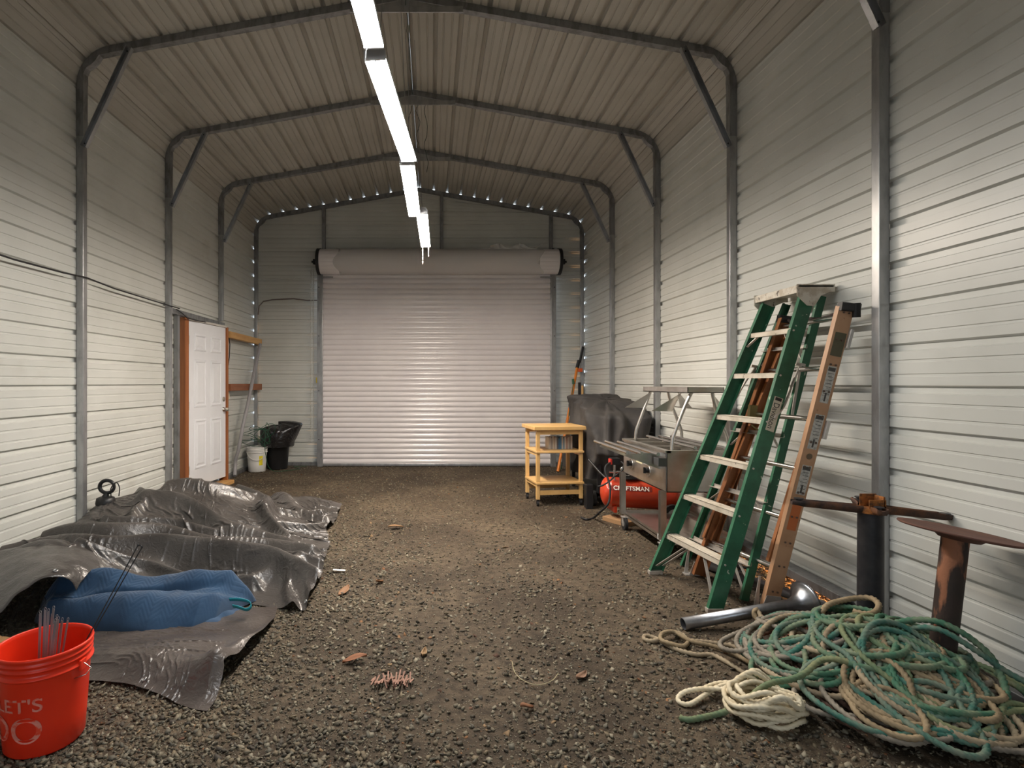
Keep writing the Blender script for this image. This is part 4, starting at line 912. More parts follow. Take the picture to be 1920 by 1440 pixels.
# ------------------------------------------------------------------ the heap under a tarpaulin
def tarp_mat(name, c1, c2):
    m = bpy.data.materials.new(name); m.use_nodes = True; nt = m.node_tree; b = nt.nodes['Principled BSDF']; L = nt.links.new; N = nt.nodes.new
    tc = N('ShaderNodeTexCoord')
    n = N('ShaderNodeTexNoise'); n.inputs['Scale'].default_value = 3.5; n.inputs['Detail'].default_value = 6; L(tc.outputs['Object'], n.inputs['Vector'])
    r = N('ShaderNodeMapRange'); r.inputs['From Min'].default_value = .38; r.inputs['From Max'].default_value = .66; L(n.outputs['Fac'], r.inputs['Value'])
    mx = N('ShaderNodeMix'); mx.data_type = 'RGBA'; mx.inputs['A'].default_value = (*c1,1); mx.inputs['B'].default_value = (*c2,1); L(r.outputs['Result'], mx.inputs['Factor']); L(mx.outputs['Result'], b.inputs['Base Color'])
    b.inputs['Specular IOR Level'].default_value = .6
    r2 = N('ShaderNodeMapRange'); r2.inputs['To Min'].default_value = .20; r2.inputs['To Max'].default_value = .42; L(n.outputs['Fac'], r2.inputs['Value']); L(r2.outputs['Result'], b.inputs['Roughness'])
    n2 = N('ShaderNodeTexNoise'); n2.inputs['Scale'].default_value = 22; n2.inputs['Detail'].default_value = 3; n2.inputs['Distortion'].default_value = .6; L(tc.outputs['Object'], n2.inputs['Vector'])
    rg_ = N('ShaderNodeMath'); rg_.operation = 'SUBTRACT'; L(n2.outputs['Fac'], rg_.inputs[0]); rg_.inputs[1].default_value = .5
    ab = N('ShaderNodeMath'); ab.operation = 'ABSOLUTE'; L(rg_.outputs[0], ab.inputs[0])
    bp = N('ShaderNodeBump'); bp.inputs['Distance'].default_value = .02; bp.inputs['Strength'].default_value = .5; L(ab.outputs[0], bp.inputs['Height']); L(bp.outputs['Normal'], b.inputs['Normal'])
    return m
M_tarp = tarp_mat('grey_poly_tarp', (.050,.044,.040), (.085,.076,.069))
def fbm(x, y, seed, fx, fy):
    out = np.zeros_like(x); 
    for i in np.ndindex(x.shape): out[i] = mnoise.noise(Vector((x[i]*fx, y[i]*fy, seed)))
    return out
def gs(x, y, cx, cy, sx, sy, h): return h*np.exp(-((x-cx)/sx)**2-((y-cy)/sy)**2)
def ridge(x, y, pts, w, h):
    best = np.full(x.shape, 9.0); 
    for (a, b) in zip(pts, pts[1:]):
        ax, ay = a; dx_, dy_ = b[0]-a[0], b[1]-a[1]; t = np.clip(((x-ax)*dx_+(y-ay)*dy_)/(dx_*dx_+dy_*dy_), 0, 1)
        best = np.minimum(best, np.hypot(x-ax-t*dx_, y-ay-t*dy_))
    return h*np.exp(-(best/w)**2)
RIDGES = [([(-2.95,4.05),(-2.2,4.22),(-1.5,4.30),(-.95,4.25)], .07, .10), ([(-2.95,3.72),(-2.3,3.85),(-1.6,3.93),(-1.15,3.80),(-.80,3.60)], .07, .12),
    ([(-2.5,4.75),(-1.9,4.62),(-1.45,4.45),(-1.1,4.35)], .06, .09), ([(-1.95,5.6),(-1.62,5.2),(-1.35,4.7),(-1.2,4.45)], .05, .10), ([(-1.75,5.95),(-1.4,5.6),(-1.15,5.25),(-1.0,5.2)], .06, .06),
    ([(-2.4,5.0),(-2.0,5.05),(-1.75,5.3)], .06, .07), ([(-1.45,3.55),(-1.15,3.7),(-.9,3.95),(-.85,4.2)], .06, .05), ([(-2.8,3.45),(-2.45,3.52),(-2.2,3.50)], .1, .05),
    ([(-2.9,3.88),(-2.4,3.98),(-1.9,4.08),(-1.5,4.10)], .028, .06), ([(-2.3,3.62),(-1.9,3.70),(-1.5,3.66),(-1.2,3.58)], .03, .07), ([(-2.6,4.35),(-2.1,4.42),(-1.6,4.52)], .03, .06), ([(-1.25,4.15),(-1.0,4.0),(-.75,3.95)], .03, .06),
    ([(-1.3,4.75),(-1.1,4.9),(-.95,5.15)], .025, .05), ([(-1.6,5.05),(-1.3,5.3),(-1.1,5.6)], .03, .05), ([(-2.7,5.05),(-2.45,4.7),(-2.35,4.4)], .035, .05), ([(-2.15,5.6),(-2.05,5.3),(-2.1,5.0)], .03, .05), ([(-1.1,3.75),(-.85,3.55),(-.66,3.30)], .03, .07), ([(-.95,3.50),(-.80,3.30),(-.70,3.18)], .03, .05)]
def heap(x, y):
    e = np.zeros_like(x)
    xx = x+.05*np.sin(y*9+x*3); yy = y+.035*np.sin(x*8+y*2)
    for p, w, h in RIDGES: e = e+ridge(xx, yy, p, w, h)**3
    return 1.35*e**(1/3.)+heap0(x, y)
def heap0(x, y):
    return (gs(x,y,-2.35,5.25,.62,.62,.37)+gs(x,y,-2.85,4.75,.25,.45,.13)+gs(x,y,-2.55,4.35,.55,.6,.20)+gs(x,y,-1.75,4.9,.45,.5,.14)+gs(x,y,-1.35,5.9,.42,.28,.13)+gs(x,y,-1.25,5.0,.4,.35,.05)
        +gs(x,y,-2.45,3.55,.50,.22,.27)+gs(x,y,-1.6,3.95,.7,.16,.12)+gs(x,y,-.95,3.75,.30,.22,.05))
def cloth(Pq, NU, NV, fx, fy, amp, iters, heapf, seed, stiff=.10, wall=XL+.03, warp=None):
    """relax a sheet that is longer than the ground it covers: folds form as it settles"""
    u = np.linspace(0, 1, NU)[:, None]; v = np.linspace(0, 1, NV)[None]
    A, B, C_, D = [np.array(p, float) for p in Pq]      # near-left, near-right, far-right, far-left
    X = (A[0]*(1-u)+B[0]*u)*(1-v)+(D[0]*(1-u)+C_[0]*u)*v; Y = (A[1]*(1-u)+B[1]*u)*(1-v)+(D[1]*(1-u)+C_[1]*u)*v
    du = np.hypot(np.diff(X, axis=0), np.diff(Y, axis=0))*fx; dv = np.hypot(np.diff(X, axis=1), np.diff(Y, axis=1))*fy
    wx = X+.25*fbm(X, Y, seed+5, 1.1, 1.1); wy = Y+.30*fbm(X, Y, seed+9, .9, .9)
    n1 = fbm(wx, wy, seed, 1.1, 4.6); n2 = fbm(wx, wy, seed+3, 3.0, 7.0); n3 = fbm(X, Y, seed+7, 9, 9)
    X = X+.10*fbm(X, Y, seed+20, 1.7, 1.7)+.012*n3; Y = Y+.10*fbm(X, Y, seed+21, 1.7, 1.7)
    if warp: w_ = np.exp(-((X-warp[0])/warp[2])**2-((Y-warp[1])/warp[3])**2); X = X+warp[4]*w_; Y = Y+warp[5]*w_
    Z = heapf(X, Y)+.02+amp*(.5-np.abs(n1))*1.5+amp*.55*n2+.012*n3
    Q = np.stack([X, Y, Z], 2); V = np.zeros_like(Q)
    dd1 = np.hypot(du[:, :-1], dv[:-1, :])
    def solve(a, b, rest, k):
        d = Q[b]-Q[a]; l = np.sqrt((d**2).sum(-1))+1e-9; c = (k*.5*(l-rest)/l)[..., None]*d; Q[a] += c; Q[b] -= c
    s_ = slice
    for it in range(iters):
        P0 = Q.copy(); V[..., 2] -= .0010; Q += V
        for sub in range(5):
            for par in (0, 1):
                for (n, ax, R) in ((NU, 0, du), (NV, 1, dv)):
                    m_ = (n-1-par+1)//2; i0 = s_(par, par+2*m_, 2); i1 = s_(par+1, par+2*m_+1, 2)
                    if ax == 0:
                        k = Q[i1].shape[0]; i0 = s_(par, par+2*k-1, 2); solve((i0,), (i1,), R[i0][:k], .9)
                    else:
                        k = Q[:, i1].shape[1]; i0 = s_(par, par+2*k-1, 2); solve((s_(None), i0), (s_(None), i1), R[:, i0][:, :k], .9)
            # shear
            for par in (0, 1):
                k = (NU-par)//2; a0 = s_(par, par+2*k, 2); a1 = s_(par+1, par+2*k, 2); kk = min(Q[a0].shape[0], Q[a1].shape[0])
                r0 = range(par, par+2*kk, 2); r0 = np.array(r0); r1 = r0+1; r0 = r0[r1 < NU]; r1 = r1[r1 < NU]
                for (c0, c1) in ((s_(0, -1), s_(1, None)), (s_(1, None), s_(0, -1))):
                    d = Q[r1, c1]-Q[r0, c0]; l = np.sqrt((d**2).sum(-1))+1e-9; c = (.12*(l-dd1[r0])/l)[..., None]*d
                    Q[r0, c0] += c; Q[r1, c1] -= c
            h = heapf(Q[..., 0], Q[..., 1])+.006; hit = Q[..., 2] < h; Q[..., 2] = np.where(hit, h, Q[..., 2])
            fr = (hit*.75)[..., None]; Q[..., :2] = Q[..., :2]*(1-fr)+P0[..., :2]*fr
            Q[..., 0] = np.maximum(Q[..., 0], wall)
        # bending
        for ax in (0, 1):
            if ax == 0: lap = (Q[2:]+Q[:-2])*.5-Q[1:-1]; Q[1:-1] += lap*stiff*.5
            else: lap = (Q[:, 2:]+Q[:, :-2])*.5-Q[:, 1:-1]; Q[:, 1:-1] += lap*stiff*.5
        V = (Q-P0)*.90
        V = np.clip(V, -.01, .01)
    return Q
import time as _t; _t0 = _t.time()
Q = cloth([(-2.90,3.50),(-.74,3.42),(-1.02,5.95),(-2.88,6.25)], 180, 240, 1.16, 1.42, .085, 60, heap, 1.3, warp=(-.72,3.42,.30,.26,.08,-.30))
print('cloth', _t.time()-_t0)
r = thing('tarpaulin', 'large crumpled grey tarpaulin thrown over a low heap along the left wall', 'tarpaulin', (-1.9, 4.7, 0))
m = MB(); m.grid(Q); tarp_o = build('sheet', m, M_tarp, r, sub=1)
M_ring = mat('steel_grommet', (.6,.6,.58), .35, .9)
def nearest(Qa, x, y, edge=None):
    d = (Qa[..., 0]-x)**2+(Qa[..., 1]-y)**2; i, j = np.unravel_index(np.argmin(d), d.shape); i = min(max(i,1),Qa.shape[0]-2); j = min(max(j,1),Qa.shape[1]-2)
    p = Vector(Qa[i,j]); n = (Vector(Qa[i+1,j])-Vector(Qa[i-1,j])).cross(Vector(Qa[i,j+1])-Vector(Qa[i,j-1])); n = n.normalized() if n.length > 1e-9 else Vector((0,0,1)); return p, (n if n.z > 0 else -n)
def grommets(Qa, ij, root):
    for (i, j) in ij:
        p = Vector(Qa[i,j]); n = (Vector(Qa[i+1,j])-Vector(Qa[i-1,j])).cross(Vector(Qa[i,j+1])-Vector(Qa[i,j-1])).normalized(); n = n if n.z > 0 else -n
        u = n.orthogonal().normalized(); w = n.cross(u); m = MB(); m.tube([p+n*.004+(u*math.cos(a)+w*math.sin(a))*.0095 for a in [2*PI*k/18 for k in range(18)]], .0035, 6, closed=True); o = build('grommet', m, M_ring, root)
        m = MB(); m.add([p+n*.0035+(u*math.cos(a)+w*math.sin(a))*.0085 for a in [2*PI*k/18 for k in range(18)]], [tuple(range(18))]); build('eyelet_hole', m, M_black, o)
grommets(Q, [(177, 4), (177, 60), (177, 120), (177, 180), (120, 3), (60, 3)], r)
for nm_, col in (('wall', 0),): pass
# lower sheet in front of the blanket
def heapb(x, y): return gs(x,y,-1.15,2.72,.42,.16,.075)+gs(x,y,-1.0,2.52,.16,.10,.07)+gs(x,y,-1.3,3.1,.5,.22,.03)+ridge(x,y,[(-1.75,2.74),(-1.3,2.58),(-.98,2.47)],.09,.045)+ridge(x,y,[(-.98,2.50),(-.92,2.80),(-.84,3.15)],.05,.045)
Qb = cloth([(-1.80,2.56),(-.86,2.30),(-.98,3.30),(-1.95,3.46)], 120, 110, 1.05, 1.10, .022, 45, heapb, 8.3)
# curl the near right hem under
r2 = thing('tarpaulin', 'lower grey tarpaulin sheet spread on the gravel in front of the blue blanket', 'tarpaulin', (-1.3, 2.9, 0))
m = MB(); m.grid(Qb); build('sheet', m, tarp_mat('grey_brown_poly_tarp', (.062,.050,.044), (.098,.082,.072)), r2, sub=1)
grommets(Qb, [(62, 4)], r2)
# near left flap over a dark hollow
fe = [P(-260,1330,2.45), P(-140,1262,2.60), P(-60,1200,2.74), P(0,1150,2.84), P(40,1110,2.91), P(80,1088,2.97), P(112,1083,3.02), P(133,1090,3.06), P(143,1108,3.08)]
be = [Vector((-2.93,3.10,.12)), Vector((-2.93,3.25,.20)), Vector((-2.90,3.42,.26)), Vector((-2.75,3.52,.30)), Vector((-2.60,3.56,.33)), Vector((-2.45,3.58,.33)), Vector((-2.30,3.58,.31)), Vector((-2.15,3.50,.28)), Vector((-2.02,3.35,.24))]
fe = smooth_path(fe, 8); be = smooth_path(be, 8); A = []
for i, (a, b) in enumerate(zip(fe, be)):
    row = []
    for j in range(26):
        t = j/25; p = a.lerp(b, t); p.z += .045*math.sin(PI*t)*(1-.5*t)+.016*(.5-abs(mnoise.noise(Vector((p.x*5, p.y*9, 2)))))+.008*mnoise.noise(Vector((p.x*15,p.y*15,1))); p.x = max(p.x, XL+.02); row.append(tuple(p))
    A.append(row)
m = MB(); m.grid(np.array(A)); fl_ = build('corner_flap', m, M_tarp, r, solid=.0015); 
grommets(np.array(A), [(45, 2)], r)

# clear plastic bag and brown things in the hollow
M_clear = mat('clear_plastic_bag', (.9,.92,.95), .06, 0, .5, alpha=.35, trans=1.0)
M_clear.node_tree.nodes['Principled BSDF'].inputs['IOR'].default_value = 1.12
m = MB(); A = []; cB = Vector((-2.22, 2.93, .10))
for i in range(40):
    a = 2*PI*i/40; row = []
    for j in range(16):
        t = j/15; rad = .020+.055*math.sin(PI*min(1,t*1.15))**.8; w = 1+.5*mnoise.noise(Vector((math.cos(a)*2, math.sin(a)*2, t*3)))
        row.append((cB.x+.10*t+rad*math.cos(a)*w, cB.y+.03*t+rad*.6*math.sin(a)*w, .02+.25*t))
    A.append(row)
m.grid(np.array(A), closed_u=True); tag(build('plastic_bag', m, M_clear, loc=cB), 'crumpled clear plastic bag in the dark hollow under the tarpaulin flap', 'bag')
for i, (x, y, s_, c, lb) in enumerate(((-2.16,2.78,.045,(.16,.08,.03),'brown crumpled paper lump beside the red bucket, nearest the plastic bag'),(-2.24,2.83,.05,(.33,.18,.07),'tan crumpled paper lump under the tarpaulin flap'),(-2.08,2.80,.03,(.28,.05,.05),'small dark red scrap beside the red bucket'),(-2.30,2.72,.05,(.20,.19,.18),'grey rag lump at the left edge of the picture'))):
    m = MB(); A = []
    for a_ in range(20):
        row = []
        for b_ in range(11):
            th = PI*b_/10; ph = 2*PI*a_/20; d_ = Vector((math.sin(th)*math.cos(ph), math.sin(th)*math.sin(ph), math.cos(th))); q = s_*(1+.5*mnoise.noise(d_*2+Vector((i*5,0,0)))); row.append((x+d_.x*q*1.3, y+d_.y*q, max(.002, s_*.6+d_.z*q*.7)))
        A.append(row)
    m.grid(np.array(A), closed_u=True); tag(build('paper_scrap', m, mat('scrap_%d' % i, c, .8, bump=(v3(40), .8, .01)), loc=(x,y,0)), lb, 'scrap')

# blue quilted blanket
M_blue = mat('blue_quilted_cloth', (.017,.047,.098), .85, 0, .2, var=((.025,.066,.132), v3(6), 4, .4, .65), bump=(v3(240), .3, .002))
M_blue.node_tree.nodes['Principled BSDF'].inputs['Sheen Weight'].default_value = .3
def interp(x, xs, ys): return float(np.interp(x, xs, ys))
def blanket_grid(NU, NV):
    A = np.zeros((NU, NV, 3))
    for i in range(NU):
        u = i/(NU-1); x = -2.27+1.15*u
        yn = interp(x, [-2.27,-2.15,-1.85,-1.545,-1.30,-1.215,-1.16,-1.12], [3.13,3.05,3.01,2.985,3.02,3.12,3.26,3.36]); yf = interp(x, [-2.27,-2.15,-1.95,-1.6,-1.25,-1.12], [3.19,3.31,3.42,3.50,3.51,3.44])
        endf = min(1, (u/.10))**.5*min(1, ((1-u)/.12))**.55
        for j in range(NV):
            v = j/(NV-1); y = yn+(yf-yn)*v; e = (1-abs(2*v-1)**3.2)**.5 if 0 < v < 1 else 0
            val = interp(x, [-2.3,-1.95,-1.6,-1.12], [.10,.30,.50,.62]); hv = .10*math.exp(-((v-val*.45)/.22)**2)+.175*math.exp(-((v-(val+(1-val)*.5))/.26)**2)
            hv += .06*mnoise.noise(Vector((x*3.5, y*5, .5)))+.014*(.5-abs(mnoise.noise(Vector((x*7, y*10, 3.5)))))
            hv -= .055*math.exp(-((v-val)/.035)**2)*min(1, max(0, (-1.22-x)*2.5))*min(1, (x+2.25)*3)
            z = e*endf*(.045+hv*1.05)
            ch = y*1.0+.05*abs(((x*9) % 1)*2-1); q = abs(((ch*44) % 1)*2-1); z += e*.0026*min(1, q*2.2)
            if u > .955: z += .004*abs(math.sin(u*500))*e
            A[i, j] = (x+.045*(v-.5)*(u), y, max(z, .004)+.010)
    return A
m = MB(); m.grid(blanket_grid(330, 130)); A = m; 
r = thing('moving_blanket', 'blue quilted moving blanket folded on the tarpaulin behind the red bucket', 'blanket', (-1.7, 3.25, 0)); build('quilt', m, M_blue, r)
# a folded lower layer that shows at the right end
m = MB(); m.grid(np.array([[(-1.45+.30*i/20, 3.06+.34*j/14, .020+.028*math.sin(PI*min(1, (1-i/20)*3)/2)*math.sin(PI*j/14)**.4+.004*math.sin(j*1.3)) for j in range(15)] for i in range(21)])); build('hem', m, M_blue, r)
M_teal = mat('teal_webbing', (.01,.25,.31), .7)
m = MB(); pts = smooth_path([P(430,1124,3.22), P(448,1124,3.2), P(466,1128,3.18), P(471,1136,3.16), P(462,1143,3.14), P(446,1138,3.12), P(436,1136,3.12)], 6)
A = [[tuple(p+Vector((0,-.006,.010))), tuple(p+Vector((0,.008,-.012)))] for p in pts]; m.grid(np.array(A)); tag(build('strap', m, M_teal, loc=pts[0], solid=.003), 'small teal webbing loop poking out at the right end of the blue blanket', 'strap')

# red bucket in the foreground
bc = Vector((-1.497, 2.125, 0)); M_redb = mat('orange_red_bucket', (.80,.035,.008), .34, 0, .5, var=((.76,.03,.008), v3(5), 2, .4, .6)); M_redb.node_tree.nodes['Principled BSDF'].inputs['Subsurface Weight'].default_value = .0
r = bucket(bc.x, bc.y, .132, .157, .380, M_redb, None, 'bright orange red plastic bucket in the bottom left foreground holding skewers', ribs=((.80,.010),(.875,.006),(.93,.006)))
def ring_pt(ang, z, off): rad = .132+(.157-.132)*z/.380+off; return Vector((bc.x+rad*math.cos(ang), bc.y+rad*math.sin(ang), z))
M_stencil = mat('worn_white_stencil', (.74,.24,.18), .5, var=((.80,.06,.02), v3(34), 4, .48, .60))
def wrap_text(t, size, zc, ang_right, sx, nm):
    tm = text_mesh(t, size, Matrix.Identity(4), ext=0, align='RIGHT', sx=sx, bold=size*.012)
    # refine long edges by snapping onto the curved wall
    tm.v = [tuple(ring_pt(ang_right+v[0]/.140, zc+v[1], .0016)) for v in tm.v]; build(nm, tm, M_stencil, r)
aR = math.radians(-57)
wrap_text("LET'S", .070, .205, aR, 1.08, 'lettering'); wrap_text('DO', .135, .110, aR, 1.0, 'lettering')
m = MB(); e0 = ring_pt(-.12, .30, .006); m.box((e0.x-.004,e0.y-.018,e0.z-.02),(e0.x+.006,e0.y+.018,e0.z+.02)); build('handle_ear', m, M_redb, r, bev=.003)
m = MB(); pts = [e0+Vector((0,0,.008)), e0+Vector((.036,-.004,-.012)), e0+Vector((.024,-.02,-.03)), ring_pt(-.35,.245,.014), ring_pt(-.8,.19,.012), ring_pt(-1.4,.16,.012), ring_pt(-2.0,.17,.012), ring_pt(-2.6,.22,.012), ring_pt(-3.1,.30,.008)]; pts = [pts[0], pts[1], pts[2], e0+Vector((-.012,-.03,-.04)), e0+Vector((-.014,.02,-.05))]; m.tube(pts, .0022, 6); build('bail_handle', m, M_chrome, r)
# skewers: each one is a thing
M_skew = mat('skewer_steel', (.24,.24,.245), .35, .35)
sk = [(76,1145,2.13),(85,1139,2.15),(91,1141,2.12),(101,1136,2.14),(98,1150,2.20),(107,1152,2.08),(110,1156,2.18),(117,1158,2.12),(128,1158,2.15),(104,1160,2.05)]
pl = ['leftmost flat steel skewer standing in the red bucket','second flat steel skewer from the left in the red bucket','third steel skewer from the left in the red bucket','tallest steel skewer in the red bucket','steel skewer behind the tallest one in the red bucket','steel skewer in the middle of the bunch in the red bucket','steel skewer just right of the middle of the bunch','steel skewer second from the right in the red bucket','rightmost steel skewer leaning outward in the red bucket','shortest steel skewer in front of the bunch in the red bucket']
rg = random.Random(5)
for i, (x, y, Y) in enumerate(sk):
    t = P(x, y, Y); b = Vector((t.x*.6+(bc.x-.06)*.4+rg.uniform(-.012,.012), Y*.6+2.12*.4, .018)); d_ = (t-b).normalized(); m = MB(); m.beam(b, t-d_*.012, .0085, .0022, (rg.uniform(-.6,.6),-1,0))
    m.tube([t-d_*.012+Vector((.004*math.cos(a), 0, 0))+d_*(.006+.006*math.sin(a)) for a in [2*PI*k/10 for k in range(10)]], .0011, 5, closed=True)
    tag(build('skewer', m, M_skew, loc=b), pl[i], 'skewer', 'skewers in the red bucket')
m = MB(); t = P(256, 1036, 2.30); b = Vector((-1.53, 2.11, .02)); d_ = (t-b).normalized(); sd = d_.cross(Vector((0,1,0))).normalized()
pts = [b+sd*.004, b.lerp(t,.5)+sd*.0045, t+sd*.009, t+d_*.022+sd*.010, t+d_*.032, t+d_*.022-sd*.010, t-sd*.009, b.lerp(t,.5)-sd*.0045, b-sd*.004]; m.tube(smooth_path(pts, 4), .0024, 6)
tag(build('roasting_fork', m, M_black, loc=b), 'long black wire roasting fork leaning out of the red bucket', 'fork')

# black handled lamp on the tarp by the wall
hb = P(198, 936, 4.72); hz = hb.z; r = thing('work_light', 'black ring handled work light resting on the tarpaulin against the left wall', 'lamp', (hb.x, hb.y, hz-.03))
m = MB(); m.lathe([(.001,-.06),(.072,-.06),(.078,-.03),(.070,.012),(.05,.022),(.001,.024)], 28, Matrix.Translation((hb.x,hb.y,hz))); build('lamp_head', m, M_black, r)
m = MB(); m.tube([(hb.x,hb.y,hz+.02),(hb.x+.01,hb.y,hz+.055)], [.03,.016], 12); build('neck', m, M_black, r)
m = MB(); m.tube([(hb.x+.012+.062*math.cos(a), hb.y+.0, hz+.108+.054*math.sin(a)) for a in [2*PI*k/28 for k in range(28)]], [.0125+.004*abs(math.sin(PI*k/28)) for k in range(28)], 10, closed=True); build('ring_handle', m, M_black, r)
m = MB(); m.tube(smooth_path([Vector((hb.x+.05,hb.y,hz)), P(208,916,4.7), P(218,905,4.7), P(224,914,4.7), P(223,930,4.7)], 6), .005, 6); build('power_cord', m, M_black, r)

# ------------------------------------------------------------------ ropes
def rope_mat(name, c, c2=None):
    return mat(name, c, .8, 0, .25, var=(c2 or tuple(v*.62 for v in c), v3(10), 5, .40, .62), bump=(v3(330), .5, .002))
ROPE = {'green': rope_mat('green_rope', (.055,.150,.092), (.19,.22,.14)), 'teal': rope_mat('teal_rope', (.045,.145,.112), (.18,.21,.155)), 'tan': rope_mat('tan_rope', (.33,.25,.15)), 'beige': rope_mat('beige_rope', (.37,.30,.20), (.24,.185,.12)),
        'brown': rope_mat('brown_rope', (.12,.070,.050)), 'salmon': rope_mat('salmon_rope', (.50,.19,.12), (.38,.25,.17)), 'white': rope_mat('cream_rope', (.74,.66,.49), (.66,.56,.38)), 'olive': rope_mat('olive_rope', (.22,.23,.12), (.12,.18,.10)), 'grey': rope_mat('grey_rope', (.27,.235,.185))}
def rope_obj(name, path, rr, mt, label, group=None, pitch=.066, n=15, cat='rope'):
    p = np.array([tuple(q) for q in path], float); seg = np.linalg.norm(np.diff(p, axis=0), axis=1); L_ = np.concatenate([[0], np.cumsum(seg)]); N = max(8, int(L_[-1]/.0075)); s = np.linspace(0, L_[-1], N)
    C_ = np.stack([np.interp(s, L_, p[:, k]) for k in range(3)], 1)
    for _ in range(2): C_[1:-1] = (C_[:-2]+2*C_[1:-1]+C_[2:])/4
    Tn = np.gradient(C_, axis=0); Tn /= np.linalg.norm(Tn, axis=1)[:, None]+1e-9
    U = np.cross(Tn, np.array([0, .02, 1.0])); U /= np.linalg.norm(U, axis=1)[:, None]+1e-9; W_ = np.cross(Tn, U)
    th = np.arange(n)*2*PI/n; ph = s/pitch*2*PI
    R_ = rr*(.60+.46*np.abs(np.cos(1.5*(th[None]-ph[:, None]))))
    V_ = C_[:, None]+R_[..., None]*(np.cos(th)[None, :, None]*U[:, None]+np.sin(th)[None, :, None]*W_[:, None]); V_[..., 2] = np.maximum(V_[..., 2], .001)
    m = MB(); vs = V_.reshape(-1, 3).tolist(); fs = [(i*n+k, i*n+(k+1)%n, (i+1)*n+(k+1)%n, (i+1)*n+k) for i in range(N-1) for k in range(n)]; m.add(vs, fs, True); m.add(vs[:n], [tuple(range(n))[::-1]], False); m.add(vs[-n:], [tuple(range(n))], False)
    return tag(build(name, m, mt, loc=tuple(C_[0])), label, cat, group)
def Hh(x, y): return .235*math.exp(-((x-2.02)/.42)**2-((y-2.52)/.36)**2)+.06*math.exp(-((x-1.75)/.35)**2-((y-2.75)/.25)**2)+.05*math.exp(-((x-1.95)/.5)**2-((y-2.2)/.3)**2)
def settle(q, rr, lay):
    x, y = q.x, q.y
    for (cx, cy) in ((2.225,2.76),(2.25,2.41)):
        dx_, dy_ = x-cx, y-cy; d_ = math.hypot(dx_, dy_)
        if d_ < .095: x = cx+dx_/max(d_,1e-3)*.095; y = cy+dy_/max(d_,1e-3)*.095
    x = min(x, XR-.08); return Vector((x, y, rr+Hh(x, y)*lay+q.z))
def tangle(seed, rr, c, a, b, rot, loops, lay):
    """a rope wandering through the heap in loops of changing size and direction"""
    rg = random.Random(seed); pts = []; x, y = c; hd = rg.uniform(0, 2*PI); n = int(loops*1.35/.02); sg_ = rg.choice((-1, 1)); k0 = rg.uniform(5.0, 8.0); fl = 0
    for i in range(n):
        kap = sg_*k0*(1+.9*mnoise.noise(Vector((i*.02, seed*3.1, 0)))); dx_, dy_ = (x-c[0])/(a*1.25), (y-c[1])/(b*1.25); d_ = math.hypot(dx_, dy_)
        if d_ > .85:
            to = math.atan2(c[1]-y, c[0]-x); df = (to-hd+PI) % (2*PI)-PI; kap = kap*.35+max(-11, min(11, df*5))*min(1.5, (d_-.6)*2.2)
        fl += 1
        if fl > 60 and rg.random() < .012: sg_ = -sg_; k0 = rg.uniform(4.0, 9.0); fl = 0
        hd += kap*.02; x += .02*math.cos(hd); y += .02*math.sin(hd); k = i/n
        dz = .050*(.5+.9*mnoise.noise(Vector((i*.055, seed, 5)))); pts.append(settle(Vector((x, y, max(0, dz))), rr, lay))
    return pts
TG = [ ('brown', 11, .011, (2.05,2.40), .34,.26, .3, 5.0, .55, 'dark brown rope coiled deep inside the rope pile'),
 ('brown', 12, .011, (1.95,2.30), .30,.22, .9, 4.0, .45, 'reddish brown rope loops low at the front of the rope pile'),
 ('grey', 13, .012, (1.90,2.55), .36,.28, .1, 5.0, .72, 'weathered grey rope wound through the middle of the pile'),
 ('grey', 14, .012, (2.10,2.50), .30,.30, 1.2, 4.5, .80, 'worn grey brown rope looped near the back of the pile'),
 ('beige', 15, .0125, (1.85,2.45), .33,.24, .5, 4.2, .88, 'beige rope looping across the left half of the pile'),
 ('teal', 16, .0125, (1.83,2.60), .28,.20, .2, 4.0, .92, 'teal rope knotted in the upper left of the pile'),
 ('tan', 17, .013, (2.02,2.42), .36,.28, 2.0, 4.0, .95, 'thick tan rope draped over the front of the pile'),
 ('green', 18, .0135, (2.10,2.50), .33,.22, .4, 4.0, 1.02, 'bright green rope on top of the pile'),
 ('green', 19, .0135, (2.05,2.36), .38,.26, 2.6, 3.6, .98, 'long green rope sweeping toward the right wall'),
 ('teal', 20, .0125, (2.0,2.38), .22,.30, .8, 3.6, 1.04, 'blue green rope running down the front of the pile'),
 ('olive', 21, .012, (2.15,2.35), .30,.24, .2, 3.4, 1.0, 'olive rope at the right of the pile by the rusty pedestal'),
 ('beige', 22, .0125, (2.05,2.25), .30,.22, 1.5, 3.0, .92, 'pale beige rope along the bottom edge of the picture'),
 ('grey', 25, .012, (1.72,2.62), .20,.16, .4, 3.5, .9, 'grey rope coils at the left end of the pile'),
 ('tan', 31, .012, (1.72,2.22), .24,.16, .4, 3.6, .9, 'tan rope looping beside the cream hank at the front of the pile'),
 ('teal', 32, .012, (1.85,2.18), .26,.15, .4, 3.2, .95, 'teal rope threading the front edge of the pile'),
 ('grey', 33, .0115, (1.95,2.15), .30,.14, .4, 4.0, .7, 'grey rope strands low along the front edge of the pile'),
 ('green', 24, .012, (1.68,2.48), .20,.16, 1.0, 2.6, .95, 'dull green rope loops at the left front of the pile')]
for (c, sd, rr, cc, a, b, rot, lp, lay, lb) in TG: rope_obj('rope', tangle(sd, rr, cc, a, b, rot, lp, lay), rr, ROPE[c], lb, 'ropes in the heap')
